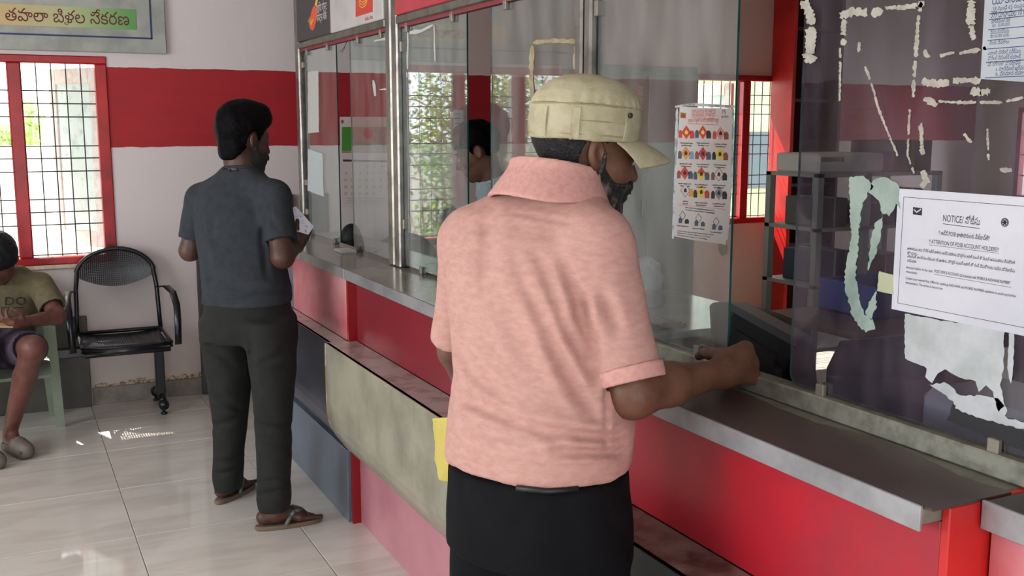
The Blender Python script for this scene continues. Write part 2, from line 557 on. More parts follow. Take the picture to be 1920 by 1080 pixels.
def shutter(root, hinge, end, z0, z1, panels=3):
    """casement leaf standing open outside the wall"""
    h = np.array(hinge); e = np.array(end); u = (e - h) / np.linalg.norm(e - h); L_ = np.linalg.norm(e - h)
    ang = math.atan2(u[1], u[0]); rot = np.array([[math.cos(ang), -math.sin(ang), 0], [math.sin(ang), math.cos(ang), 0], [0, 0, 1]])
    org = np.array([0, 0, 0.0])
    def put(mb, a0, a1, t0, t1, c0, c1):
        V, F = box_geo(a0, a1, t0, t1, c0, c1, .004)
        mb.add(V @ rot.T + np.array([h[0], h[1], 0]), F)
    m = MB()
    put(m, 0, .065, -.016, .016, z0, z1); put(m, L_ - .065, L_, -.016, .016, z0, z1)
    put(m, .065, L_ - .065, -.016, .016, z0, z0 + .09); put(m, .065, L_ - .065, -.016, .016, z1 - .09, z1)
    s = m.build('shutter', SHWHITE, root)
    m = MB(); put(m, .06, L_ - .06, -.006, .006, z0 + .08, z1 - .08)
    m.build('shutter_panel', SHBLUE, s)
    return s
shutter(window_1, (.535, YW + .1), (.305, YW + .47), .9, 1.93)
shutter(window_1, (-.345, YW + .1), (-.50, YW + .50), .9, 1.93)
shutter(window_2, (5.01, YW + .1), (4.90, YW + .55), .95, 1.92)

# ---- outdoors
box('ground', -30, 40, YW + .2, 60, -.5, -.3, mat('bright_ground', '#d8d2c6', .9, col2='#c2bba9', vs=1.5), kind='structure')
box('wall_boundary', -14, 6, 12.0, 12.2, -.3, 1.40, mat('white_boundary_wall', '#e3e0da', .8, col2='#d6d2ca', vs=2), kind='structure')
box('trim_3', W1[0] - .2, W1[1] + .25, YW + .2, YW + .62, 2.06, 2.13, PL, kind='structure')     # sunshade slab

LEAF = [mat('leaf_mid', '#4f7d3c', .5, col2='#7fa24e', vs=3, trans=.45), mat('leaf_dark', '#2f5236', .5, col2='#567a4a', vs=3, trans=.35), mat('leaf_lime', '#8fb83a', .5, col2='#b6d558', vs=3, trans=.5)]
TWIG = mat('dry_twig', '#b9a68c', .8, col2='#8a7660', vs=8)
LEAFP = [mat('hazed_leaf', '#a9c088', .6, col2='#c3d69c', vs=2, trans=.5), mat('hazed_leaf_dark', '#8ca877', .6, col2='#a8bf8c', vs=2, trans=.45), mat('hazed_leaf_lime', '#c3d88a', .6, col2='#d5e6a0', vs=2, trans=.5)]  # washed-out bright haze put into the leaf colours of the far bushes
nrg = np.random.default_rng(5)

def foliage(name, c, rad, n, size, mats, parent, frac_lime=.1):
    c = np.array(c); rad = np.array(rad)
    u = nrg.normal(size=(n, 3)); u /= np.linalg.norm(u, axis=1)[:, None]
    clump = nrg.normal(size=(max(8, n // 160), 3)); clump /= np.linalg.norm(clump, axis=1)[:, None]
    k = nrg.integers(0, len(clump), n)
    P = c + rad * (clump[k] * nrg.uniform(.35, .95, (n, 1)) + u * .30 * nrg.uniform(.2, 1, (n, 1)))
    a = nrg.normal(size=(n, 3)); a /= np.linalg.norm(a, axis=1)[:, None]
    b_ = np.cross(a, nrg.normal(size=(n, 3))); b_ /= np.linalg.norm(b_, axis=1)[:, None]
    s = size * nrg.uniform(.6, 1.3, (n, 1))
    V = np.stack([P - a * s, P + b_ * s * .42, P + a * s, P - b_ * s * .42], 1).reshape(-1, 3)
    F = np.arange(n * 4).reshape(n, 4)
    mi = nrg.choice(3, n, p=[.55 - frac_lime / 2, .45 - frac_lime / 2, frac_lime])
    return mesh(name, V, F, mats, parent, mi=mi.tolist(), kind='stuff')

def shrub(loc, rad, n, label, twigs=18, lime=.1, size=.045, nm='shrub', leaf=None):
    base = (loc[0], loc[1], -.3)
    t = thing(nm, base, label, 'shrub', 'shrubs outside the hall window')
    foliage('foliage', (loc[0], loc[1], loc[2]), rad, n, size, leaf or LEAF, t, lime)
    m = MB()
    for k in range(twigs):
        a = nrg.uniform(0, 6.28); b0 = np.array([loc[0] + nrg.uniform(-.4, .4) * rad[0], loc[1] + nrg.uniform(-.3, .3) * rad[1], -.3])
        e = np.array([loc[0] + math.cos(a) * rad[0] * nrg.uniform(.4, 1.1), loc[1] - abs(math.sin(a)) * rad[1] * nrg.uniform(.5, 1.1), loc[2] + nrg.uniform(-.5, .9) * rad[2]])
        mid = (b0 + e) / 2 + np.array([nrg.uniform(-.3, .3), nrg.uniform(-.2, .2), rad[2] * nrg.uniform(.3, 1.0)])
        pts = [(1 - q) ** 2 * b0 + 2 * q * (1 - q) * mid + q * q * e for q in np.linspace(0, 1, 9)]
        m.tube(pts, np.linspace(.020, .005, 9) * nrg.uniform(.6, 1.2), 5)
    m.build('branches', TWIG, t, True, kind='stuff')
    return t
shrub((-.95, 8.6, 1.15), (.85, .7, 1.35), 9500, 'tangled shrub with arching dry twigs close to the hall window', 60, .12, .030)
shrub((-2.9, 8.8, 1.1), (.95, .7, 1.3), 9500, 'leafy shrub with fewer twigs beside the tangled one', 40, .12, .030)
shrub((-5.2, 9.8, 1.3), (1.2, .8, 1.7), 4200, 'tall dense shrub at the far end of the hedge', 20, .15)
shrub((-.95, 15.5, 1.2), (1.25, 1.0, 1.05), 3500, 'rounded haze paled bush far out on the bright ground', 8, .35, .08, leaf=LEAFP)
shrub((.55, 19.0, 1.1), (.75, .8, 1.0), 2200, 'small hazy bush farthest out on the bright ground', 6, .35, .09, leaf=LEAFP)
bd = thing('building', (15, 15, -.3), 'pale yellow green house seen through the office window grille', 'building')
box('wall', 11.9, 22, 15, 18, -.3, 2.9, mat('pale_green_wall', '#9fa884', .8, col2='#8f9876', vs=1), bd)
box('roof', 11.6, 22.3, 14.6, 18.3, 2.9, 3.05, PL, bd)
for k in range(3):
    wb = box('house_window', 12.0 + 2.2 * k, 12.9 + 2.2 * k, 14.97, 15.02, .5, 1.5, mat('house_glass', '#3b4a52', .2), bd)

# ------------------------------------------------------------------ counter
RED1 = mat('red_laminate', '#82202b', .30, col2='#75202a', vs=3, bump=.02)
RED_BR = mat('crimson_laminate', '#b41d2c', .38, col2='#a12434', vs=5, lo=.42, hi=.62, bump=.03)
PINK = mat('faded_pink_laminate', '#b87c86', .35, col2='#ac6e7a', vs=4)
ROSE = mat('rose_laminate', '#c06068', .28, col2='#c98a8e', vs=4)
STEELP = mat('violet_grey_laminate', '#77707e', .25, .2, col2='#5f5a6a', vs=4)
NAVY = mat('navy_laminate', '#3c4254', .28, col2='#333849', vs=4)
BLUEG = mat('blue_grey_laminate', '#66707f', .35, col2='#58626f', vs=5)
OLIVE = mat('worn_olive_laminate', '#9b9785', .33, col2='#807d6e', vs=5, bump=.1, bs=30)
DKGRN = mat('dark_green_laminate', '#343b3b', .4, col2='#2a3030', vs=6)
TOPG = mat('grey_counter_laminate', '#8f8d84', .18, col2='#6e6b62', vs=4, lo=.45, hi=.7)
TOPO = mat('olive_grey_counter_board', '#7b7a6d', .45, col2='#65645a', vs=14, bump=.15, bs=60)
BROWN = mat('brown_counter_laminate', '#4b3b38', .34, col2='#40322f', vs=4, bump=.04, bs=120)
LEDGE = mat('worn_ledge_laminate', '#a8a29e', .2, col2='#8d8280', vs=9, lo=.48, hi=.64)
LEDGED = mat('dirty_ledge_laminate', '#7d726a', .3, col2='#4b3935', vs=11, lo=.42, hi=.62, bump=.1)
TAPE = mat('brown_tape', '#a5854e', .5); CREAM = mat('cream_edge_band', '#c9c2ab', .5, col2='#a59c80', vs=30)

PROF = [(1.107, .757), (1.105, .64), (1.106, .49), (1.110, .45), (1.122, .41), (1.140, .38), (1.162, .35), (1.197, .303)]

def ledge_sheet(name, y0, y1, dx, m, parent, t=.014):
    P = [(x + dx, z) for x, z in PROF]
    inner = [(x + dx + t, z) for x, z in PROF][::-1]
    V, F = prism_geo(P + inner, 'y', y0, y1)
    return mesh(name, V, F, m, parent)

def counter(label, y0, y1, xs, dx, upper, ledge, front, base, top, top_edge_y=None, xedge=1.195, depth=1.46):
    t = thing('counter_unit', ((xs + depth) / 2, (y0 + y1) / 2, 0), label, 'counter', 'service counter units')
    box('carcass', xs + .016, depth, y0 + .004, y1 - .004, 0, ZC - .03, mat('carcass_board', '#5a3f3a', .7), t)
    for (a, c, m) in upper:
        box('upper_panel', xs, xs + .016, a, c, .757, ZC - .03, m, t, bev=.002)
    for (a, c, m) in base:
        box('base_panel', xs - .01 if m is BLUEG else xs, xs + .016, a, c, .0, .303, m, t, bev=.002)
    box('ledge', PROF[0][0] + dx, xs, y0 + .002, y1 - .002, .742, .757, ledge, t, bev=.003)
    ledge_sheet('ledge_front', y0 + .003, y1 - .003, dx, front, t)
    box('worktop', xedge, depth, y0, y1, ZC - .03, ZC - .004, top, t, bev=.002)
    box('edging', xedge - .006, xedge, y0, y1, ZC - .04, ZC, ALU_EDGE, t, bev=.001)
    return t

cA = counter('far counter unit with rose and violet upper panels and blue grey base board', 3.95, 5.40, 1.197, .012,
             [(3.955, 4.78, ROSE), (4.785, 5.40, STEELP)], LEDGE, NAVY, [(3.955, 5.40, BLUEG)], TOPG)
cB = counter('middle counter unit with dark red upper panel and worn olive ledge front', 2.44, 3.946, 1.233, 0.0,
             [(2.44, 3.946, RED1)], LEDGE, OLIVE, [(2.44, 3.946, PINK)], TOPG)
cC = counter('near counter unit with crimson panel under a brown topped counter', 1.062, 2.436, 1.233, 0.0,
             [(1.062, 2.436, RED_BR)], LEDGED, DKGRN, [(1.062, 2.436, RED_BR)], TOPO)
# red return strips where the deeper unit steps back
box('return_strip', 1.199, 1.232, 3.930, 3.948, .757, ZC - .04, mat('deep_red_strip', '#8a0d16', .3), cB)
box('return_strip', 1.199, 1.232, 3.930, 3.948, 0, .303, MATS['deep_red_strip'], cB)
box('end_panel', 1.233, 1.46, 1.046, 1.062, 0, ZC - .004, COLRED, cC, bev=.002)
# shiny covering sheets
box('counter_sheet', 1.196, 1.46, 3.952, 5.398, ZC - .004, ZC, TOPG, cA)
box('counter_sheet', 1.196, 1.46, 2.44, 3.944, ZC - .004, ZC, TOPG, cB)
def ragged_sheet():
    ys = np.linspace(1.046, 2.434, 60)
    inner = [(1.365 + .012 * math.sin(3.1 * y * 5) + .010 * rng.random(), y) for y in ys]
    prof = [(1.196, ys[0])] + [(x, y) for x, y in inner] + [(1.196, ys[-1])]
    V, F = prism_geo(prof, 'z', ZC - .004, ZC)
    return mesh('counter_sheet', V, F, BROWN, cC)
ragged_sheet()
# striped end of the olive ledge front
for k in range(9):
    pa = 1 - k / 9; pb = 1 - (k + 1) / 9
    def prof_at(q):
        s = q * (len(PROF) - 1); i = min(int(s), len(PROF) - 2); f = s - i
        return (PROF[i][0] * (1 - f) + PROF[i + 1][0] * f, PROF[i][1] * (1 - f) + PROF[i + 1][1] * f)
    a, c = prof_at(k / 9), prof_at((k + 1) / 9)
    V, F = prism_geo([(a[0] - .002, a[1]), (c[0] - .002, c[1]), (c[0] + .022, c[1]), (a[0] + .022, a[1])], 'y', 3.940, 3.948)
    mesh('edge_band', V, F, TAPE if k % 2 else CREAM, cB)
cD = thing('counter_unit', (1.42, .55, 0), 'set back counter unit with dark top next to the brown counter end', 'counter', 'service counter units')
box('upper_panel', 1.318, 1.334, .1, 1.04, 0, ZC - .04, ROSE, cD)
box('carcass', 1.334, 1.52, .1, 1.04, 0, ZC - .03, MATS['carcass_board'], cD)
box('worktop', 1.30, 1.52, .1, 1.042, ZC - .03, ZC - .002, mat('dark_counter_top', '#3a3836', .4), cD, bev=.002)
box('edging', 1.294, 1.30, .1, 1.042, ZC - .045, ZC, ALU_EDGE, cD, bev=.001)

# ------------------------------------------------------------------ glass screens
def pane(parent, y0, y1, z0, z1, gm, label=None, corner=0.0):
    if corner > 0:
        pts = [(y0, z0), (y1 - corner, z0)] + [(y1 - corner + corner * math.sin(a), z0 + corner - corner * math.cos(a)) for a in np.linspace(0, math.pi / 2, 8)[1:]] + [(y1, z1), (y0, z1)]
        V, F = prism_geo(pts, 'x', XG - .003, XG + .003)
        mi = [0, 0] + [1] * (len(F) - 2)
    else:
        V, F = box_geo(XG - .003, XG + .003, y0, y1, z0, z1)
        mi = [0, 0, 1, 1, 1, 1]
    o = mesh('glass_pane', V, F, [gm, GEDGE], parent, mi=mi)
    return o

def clip(parent, y, z, top):
    m = MB()
    h = .028
    m.box(XG - .013, XG - .003, y - .011, y + .011, z - (h if top else 0), z + (0 if top else h), bev=.0015)
    m.box(XG + .003, XG + .013, y - .011, y + .011, z - (h if top else 0), z + (0 if top else h), bev=.0015)
    m.box(XG - .013, XG + .013, y - .011, y + .011, z + (0 if top else 0), z + (.006 if top else .005), bev=.001)
    return m.build('clip', mat('dull_clip', '#8b857a', .45, .5), parent)

ZR0, ZR1 = 1.985, 2.014
def screen(label, y0, y1):
    return thing('glass_screen', (XG, (y0 + y1) / 2, ZC), label, 'glass screen')
sA = screen('far aluminium framed glass screen with a narrow gap in front of the calendar', 3.94, 5.40)
sB = screen('middle aluminium framed glass screen with a gap beside the clerk', 2.43, 3.94)
sC = screen('near frameless glass screen carrying the parcel poster and the notice', .6, 2.43)
def post(parent, y0, y1, z1=2.62):
    box('post', XG - .024, XG + .024, y0, y1, ZC, z1, ALU, parent, bev=.006)
post(sA, 5.325, 5.395); post(sA, 3.945, 4.005); post(sB, 3.872, 3.932); post(sB, 2.45, 2.487); post(sC, 2.402, 2.438)
box('top_rail', XG - .026, XG + .026, 4.005, 5.325, ZR0, ZR1, ALU, sA, bev=.003)
box('top_rail', XG - .026, XG + .026, 2.487, 3.872, ZR0, ZR1, ALU, sB, bev=.003)
DRS = mat('dull_red_strip', '#7b3038', .5)
box('rail_strip', XG - .012, XG + .012, 4.005, 5.325, ZR0 - .014, ZR0, DRS, sA)
box('rail_strip', XG - .012, XG + .012, 2.487, 3.872, ZR0 - .014, ZR0, DRS, sB)
pane(sA, 4.74, 5.285, 1.058, 1.968, GLASS); pane(sA, 4.010, 4.535, 1.058, 1.968, GLASS)
pane(sB, 3.247, 3.866, 1.058, 1.968, GLASS); pane(sB, 2.492, 3.06, 1.058, 1.968, GLASS)
pane(sC, 1.822, 2.396, 1.085, 2.55, GLASS); pane(sC, .55, 1.617, 1.085, 2.55, GLASS_DIRTY, corner=.022)
for y in (5.22, 4.86, 4.40, 4.10): clip(sA, y, ZR0 - .008, True)
for y in (3.80, 3.36, 2.94, 2.56): clip(sB, y, ZR0 - .008, True)
for y in (5.26, 4.82, 4.46): clip(sA, y, ZC, False)
for y in (3.68, 3.30, 2.98): clip(sB, y, ZC, False)
for y in (1.925, 1.52, 1.121): clip(sC, y, ZC + .03, False)
CH = mat('dull_channel', '#8a8a7e', .4, .3, col2='#6d6c60', vs=30, bump=.1)
box('floor_channel', XG - .020, XG + .020, .56, 2.40, ZC - .003, ZC + .036, CH, sC, bev=.003)
for z in (1.89, 1.30, 1.15):
    box('side_clip', XG - .014, XG + .014, 5.29, 5.325, z, z + .03, MATS['dull_clip'], sA, bev=.002)
for z in (1.88, 1.20):
    box('side_clip', XG - .014, XG + .014, 3.85, 3.872, z, z + .04, MATS['dull_clip'], sB, bev=.002)
    box('side_clip', XG - .014, XG + .014, 2.487, 2.505, z, z + .04, MATS['dull_clip'], sB, bev=.002)
    box('side_clip', XG - .014, XG + .014, 2.385, 2.402, z, z + .04, MATS['dull_clip'], sC, bev=.002)

# loose boards by the back wall
GB = mat('dark_grey_board', '#4d4a45', .5, col2='#423f3b', vs=4)
lb = thing('leaning_board', (.0, 6.33, 0), 'dark grey flat board standing on the floor against the wall under the window', 'board')
box('panel', -.55, .392, 6.335, 6.36, 0, .53, GB, lb, bev=.003)
gt = thing('low_gate', (1.3, 6.33, 0), 'dark grey waist high gate panel beyond the end of the counter', 'gate')
box('panel', 1.012, 1.60, 6.325, 6.355, 0, 1.19, mat('charcoal_board', '#454244', .5, col2='#3a3739', vs=4), gt, bev=.003)

# ------------------------------------------------------------------ figures: smooth implicit surfaces
def smin(a, b, k):
    h = np.clip(.5 + .5 * (b - a) / k, 0, 1)
    return b * (1 - h) + a * h - k * h * (1 - h)
def smax(a, b, k): return -smin(-a, -b, k)
def nrm(v):
    v = np.asarray(v, float); return v / (np.linalg.norm(v) + 1e-12)
def rc(P, a, b, ra, rb):
    a = np.asarray(a, np.float32); ba = np.asarray(b, np.float32) - a
    q = P - a
    t = np.clip((q @ ba) / (ba @ ba + 1e-9), 0, 1)
    return np.linalg.norm(q - t[:, None] * ba, axis=1) - (ra + (rb - ra) * t)
def chain(P, pts, rs, k=.02):
    d = None
    for i in range(len(pts) - 1):
        e = rc(P, pts[i], pts[i + 1], rs[i], rs[i + 1])
        d = e if d is None else smin(d, e, k)
    return d
def ell(P, c, r):
    q = P - np.asarray(c, np.float32); r = np.asarray(r, np.float32)
    k0 = np.linalg.norm(q / r, axis=1); k1 = np.linalg.norm(q / (r * r), axis=1) + 1e-9
    return k0 * (k0 - 1) / k1
def stack(P, rows, ang, p=2.2, cap=True):
    """rows (z, cx, cy, half width, half depth); ang = heading of 'forward' clockwise from +Y"""
    rows = sorted(rows); Z = [r[0] for r in rows]
    z = P[:, 2]
    cx, cy, a, b_ = (np.interp(z, Z, [r[i] for r in rows]) for i in (1, 2, 3, 4))
    dx, dy = P[:, 0] - cx, P[:, 1] - cy
    s, c = math.sin(ang), math.cos(ang)
    v = dx * s + dy * c; u = dx * c - dy * s
    k = (np.abs(u / a) ** p + np.abs(v / b_) ** p) ** (1 / p)
    d = (k - 1) * np.minimum(a, b_)
    if cap:
        d = smax(d, z - Z[-1], .012); d = smax(d, Z[0] - z, .008)
    return d
def tn(P, s, seed=0):
    q = P * s + seed
    x, y, z = q[:, 0], q[:, 1], q[:, 2]
    return (np.sin(x + 1.7 * np.sin(y * .9 + z * .3)) + np.sin(y * 1.1 + 1.3 * np.sin(z * 1.2 + x * .4)) + np.sin(z * .95 + 1.5 * np.sin(x * .8 + y * .5))) / 3
def creases(P, d, L_):
    for (a, b_, w, amp) in L_:
        e = rc(P, a, b_, 0, 0)
        d = d + amp * np.exp(-(e / w) ** 2)
    return d

def creases_px(P, d, L_, dmax):
    """folds on the side of a garment that faces the hall, laid out along lines of sight"""
    v = P - CAM.astype(np.float32)
    z = v @ FW.astype(np.float32)
    x = 960 + FPX * (v @ RT.astype(np.float32)) / z; y = 540 - FPX * (v @ UP.astype(np.float32)) / z
    Q = np.stack([x, y], 1); near = np.clip((dmax - z) / .05, 0, 1)
    tot = np.zeros_like(d)
    for (a, b_, w, amp) in L_:
        a = np.asarray(a, np.float32); ba = np.asarray(b_, np.float32) - a
        q = Q - a; t = np.clip((q @ ba) / (ba @ ba), 0, 1)
        e = np.linalg.norm(q - t[:, None] * ba, axis=1) * z / FPX
        taper = np.clip(4 * t * (1 - t) + .25, 0, 1)
        tot += near * taper * amp * (np.exp(-(e / w) ** 2) - .35 * np.exp(-((e - 1.9 * w) / w) ** 2))
    return d + .013 * np.tanh(tot / .013)

def nets(f, lo, hi, h):
    lo = np.asarray(lo, float); n = np.ceil((np.asarray(hi, float) - lo) / h).astype(int) + 1
    ax = [(lo[i] + h * np.arange(n[i])).astype(np.float32) for i in range(3)]
    # coarse pass first, then only the blocks near the surface
    K = 5
    nb_ = np.ceil(n / K).astype(int)
    cc = [(lo[i] + h * (np.arange(nb_[i]) * K + (K - 1) / 2)).astype(np.float32) for i in range(3)]
    g = np.stack(np.meshgrid(*cc, indexing='ij'), -1)
    Fc = f(g.reshape(-1, 3)).reshape(g.shape[:3])
    F = np.repeat(np.repeat(np.repeat(Fc, K, 0), K, 1), K, 2).astype(np.float32)
    near = np.argwhere(np.abs(Fc) < h * (K * .87 + 1.2) + .012)
    off = np.stack(np.meshgrid(*[np.arange(K)] * 3, indexing='ij'), -1).reshape(-1, 3)
    for i in range(0, len(near), 3000):
        I0 = (near[i:i + 3000, None, :] * K + off[None]).reshape(-1, 3)
        F[I0[:, 0], I0[:, 1], I0[:, 2]] = f((lo + h * I0).astype(np.float32))
    F = np.ascontiguousarray(F[:n[0], :n[1], :n[2]])
    F[0], F[-1], F[:, 0], F[:, -1], F[:, :, 0], F[:, :, -1] = (np.maximum(F[0], 1e-4), np.maximum(F[-1], 1e-4), np.maximum(F[:, 0], 1e-4), np.maximum(F[:, -1], 1e-4), np.maximum(F[:, :, 0], 1e-4), np.maximum(F[:, :, -1], 1e-4))
    ins = F < 0
    c = n - 1
    cnt = np.zeros(c, np.uint8); pos = np.zeros((*c, 3), np.float32)
    sl = lambda o: tuple(slice(o[k], o[k] + c[k]) for k in range(3))
    for a in range(3):
        o1, o2 = [k for k in range(3) if k != a]
        for p in (0, 1):
            for q in (0, 1):
                o = [0, 0, 0]; o[o1] = p; o[o2] = q
                e = list(o); e[a] = 1
                A, B = F[sl(o)], F[sl(e)]
                m = (A < 0) != (B < 0)
                t = np.where(m, A / (A - B + 1e-20), 0)
                cnt += m
                for k in range(3):
                    pos[..., k] += np.where(m, (t if k == a else o[k]), 0)
    act = cnt > 0
    idx = -np.ones(c, np.int64); idx[act] = np.arange(act.sum())
    I = np.argwhere(act)
    V = lo + h * (I + pos[act] / cnt[act][:, None])
    quads = []
    for a in range(3):
        o1, o2 = [(a + 1) % 3, (a + 2) % 3]
        A = [slice(None)] * 3; B = [slice(None)] * 3
        A[a] = slice(0, n[a] - 1); B[a] = slice(1, n[a])
        for k in (o1, o2):
            A[k] = slice(1, n[k] - 1); B[k] = slice(1, n[k] - 1)
        sa, sb = ins[tuple(A)], ins[tuple(B)]
        ch = np.argwhere(sa != sb)
        flip = sb[tuple(ch.T)]
        ch = ch + 1; ch[:, a] -= 1
        def cid(d1, d2):
            q = ch.copy(); q[:, o1] -= d1; q[:, o2] -= d2
            return idx[tuple(q.T)]
        Q = np.stack([cid(1, 1), cid(0, 1), cid(0, 0), cid(1, 0)], 1)
        Q[flip] = Q[flip][:, ::-1]
        quads.append(Q)
    return V, np.vstack(quads)

def blob(name, f, lo, hi, h, m, parent, relax=1):
    V, Q = nets(f, lo, hi, h)
    V = soften(V, Q, relax)
    return mesh(name, V, Q, m, parent, smooth=True)
def soften(V, Q, it):
    for _ in range(it):
        S = np.zeros_like(V); C = np.zeros(len(V))
        for i in range(4):
            np.add.at(S, Q[:, i], V[Q[:, (i + 1) % 4]]); np.add.at(C, Q[:, i], 1)
        C[C == 0] = 1
        V = .6 * V + .4 * S / C[:, None]
    return V
def blob_multi(name, blocks, m, parent, relax=1):
    """one mesh from blocks (f, lo, hi, h) of the same surface at different fineness"""
    VV, QQ, n = [], [], 0
    for (f, lo, hi, h) in blocks:
        V, Q = nets(f, lo, hi, h); V = soften(V, Q, relax)
        VV.append(V); QQ.append(Q + n); n += len(V)
    return mesh(name, np.vstack(VV), np.vstack(QQ), m, parent, smooth=True)

class Head:
    """local frame: x = his right, y = forward, z = up"""
    def __init__(s, c, az, pitch, roll=0.0, sc=1.0):
        s.c = np.asarray(c, np.float32); s.sc = sc
        a, p = R(az), R(pitch)
        f = np.array([math.sin(a) * math.cos(p), math.cos(a) * math.cos(p), -math.sin(p)])
        r = np.array([math.cos(a), -math.sin(a), 0]); u = np.cross(r, f)
        q = R(roll); r, u = r * math.cos(q) + u * math.sin(q), -r * math.sin(q) + u * math.cos(q)
        s.M = np.stack([r, f, u], 1).astype(np.float32)
    def loc(s, P): return ((P - s.c) @ s.M) / s.sc
    def w(s, p): return s.c + s.M @ (np.asarray(p, float) * s.sc)
    def skin(s, P):
        p = s.loc(P)
        d = ell(p, (0, -.012, .045), (.076, .098, .088))
        d = smin(d, ell(p, (0, .026, -.025), (.062, .070, .092)), .03)
        d = smin(d, ell(p, (0, .032, -.075), (.050, .054, .042)), .025)
        ax = p.copy(); ax[:, 0] = np.abs(ax[:, 0])
        d = smin(d, ell(ax, (.040, .058, -.022), (.026, .03, .028)), .02)
        d = smin(d, rc(ax, (0, .088, .028), (.042, .076, .030), .010, .008), .012)
        d = smax(d, -ell(ax, (.033, .100, .006), (.019, .016, .013)), .014)
        d = smin(d, ell(ax, (.033, .083, .005), (.014, .012, .011)), .006)
        d = smin(d, rc(p, (0, .092, .020), (0, .116, -.024), .008, .0125), .010)
        d = smin(d, rc(ax, (.004, .104, -.028), (.014, .096, -.028), .009, .008), .006)
        d = smin(d, ell(p, (0, .093, -.056), (.026, .014, .007)), .006)
        d = smin(d, ell(p, (0, .092, -.066), (.023, .013, .008)), .006)
        d = smin(d, ell(p, (0, .078, -.098), (.022, .020, .018)), .018)
        q = ax - np.array([.079, -.012, -.004], np.float32)
        q = np.stack([q[:, 0] - .35 * q[:, 1] * -1 * .6, q[:, 1] * .97 + q[:, 2] * .25, q[:, 2] * .97 - q[:, 1] * .25], 1)
        ear = ell(q, (0, 0, 0), (.011, .019, .032))
        ear = smax(ear, -ell(q, (.010, .004, .002), (.009, .010, .017)), .004)
        d = smin(d, ear, .007)
        return d * s.sc
    def hair(s, P, t=.012, line=None, n1=.004, fs=90, quiff=0.0, nape=0.0):
        p = s.loc(P)
        d = ell(p, (0, -.014, .047), (.078 + t, .098 + t, .089 + t))
        if nape:
            d = smin(d, ell(p, (0, -.046, -.048), (.062, .050, nape)), .03)
        if quiff:
            d = smin(d, ell(p, (0.005, .034, .108), (.062, .060, .040)), .04)
        d = d + n1 * tn(p, fs) + n1 * .6 * tn(p, fs * 2.3, 5)
        Y, Z = line or ([-.12, -.085, -.05, -.02, .0, .02, .035, .07, .12], [-.10, -.085, -.06, -.02, -.03, -.03, .035, .066, .085])
        zb = np.interp(p[:, 1], Y, Z)
        ax = np.abs(p[:, 0])
        ex = np.sqrt(((p[:, 1] + .012) / .026) ** 2 + ((p[:, 2] + .005) / .038) ** 2)
        d = smax(d, (zb - p[:, 2]), .006)
        d = np.maximum(d, np.where(ax > .05, (1 - ex) * .02, -1))
        return d * s.sc
    def beard(s, P, t=.005, n1=.002, lo_y=-.004, goat=0.0):
        p = s.loc(P)
        d = s.skin(P) / s.sc - t
        if goat: d = smin(d, ell(p, (0, .066, -.118), (.030, .030, .028)), .02)
        d = d + n1 * tn(p, 150) + n1 * tn(p, 330, 2)
        zb = np.interp(p[:, 1], [-.02, 0, .022, .045, .065, .085, .12], [.018, .012, -.028, -.046, -.046, -.040, -.040])
        d = smax(d, p[:, 2] - zb, .005)
        d = np.maximum(d, lo_y - p[:, 1] + .12 * (p[:, 2] + .02))
        ax = np.abs(p[:, 0])
        lips = np.sqrt((ax / .026) ** 2 + ((p[:, 2] + .061) / .010) ** 2)
        d = np.maximum(d, np.where(p[:, 1] > .05, (1 - lips) * .01, -1))
        return d * s.sc
    def box(s, m=.03):
        r = (.155 + m) * s.sc
        return s.c - r, s.c + r

def hand_prims(wrist, fwd, palm, curl, side=1, sc=1.0, thumb=(.6, .5), spread=.0):
    """list of (points, radii); fwd = wrist to fingers, palm = out of the palm, side = +1 when the thumb lies along fwd x palm"""
    f = nrm(fwd); n = nrm(np.asarray(palm) - f * (np.asarray(palm) @ f)); l = np.cross(f, n) * side
    w = np.asarray(wrist, float)
    K = []
    K.append(([w - f * .01 * sc, w + f * .045 * sc + l * .012 * sc], [.026 * sc, .026 * sc]))
    K.append(([w, w + f * .075 * sc + l * .026 * sc], [.022 * sc, .017 * sc]))
    K.append(([w, w + f * .070 * sc - l * .024 * sc], [.022 * sc, .016 * sc]))
    K.append(([w, w + f * .078 * sc], [.022 * sc, .017 * sc]))
    lens = [(.040, .024, .020), (.044, .028, .021), (.041, .026, .020), (.032, .020, .018)]
    for i, (L1, L2, L3) in enumerate(lens):
        b0 = w + (f * (.080 - .004 * abs(i - 1.2)) + l * (.030 - .020 * i)) * sc
        c = curl[i] if hasattr(curl, '__len__') else curl
        pts = [b0]; ang = 0
        for q, LL in enumerate((L1, L2, L3)):
            ang += c * (1.0, 1.15, .8)[q]
            d = f * math.cos(ang) + n * math.sin(ang) + l * spread * (1.5 - i) * .1
            pts.append(pts[-1] + nrm(d) * LL * sc)
        K.append((pts, [.0098 * sc, .0088 * sc, .0080 * sc, .0070 * sc]))
    b0 = w + (f * .022 + l * .026 + n * .008) * sc
    t1 = b0 + nrm(f * .6 + l * .75 + n * thumb[0]) * .040 * sc
    t2 = t1 + nrm(f * .9 + l * .15 + n * thumb[1]) * .032 * sc
    t3 = t2 + nrm(f * .8 - l * .25 + n * thumb[1]) * .026 * sc
    K.append(([b0, t1, t2, t3], [.016 * sc, .0115 * sc, .0098 * sc, .008 * sc]))
    return K
def hand_sdf(P, K, d=None, k=.006):
    for pts, rs in K[:4]:
        e = chain(P, pts, rs, .01); d = e if d is None else smin(d, e, .016)
    for pts, rs in K[4:]:
        d = smin(d, chain(P, pts, rs, .004), k)
    return d
def kbox(K, m=.02):
    A = np.vstack([np.array(p) for p, r in K]); return A.min(0) - m, A.max(0) + m

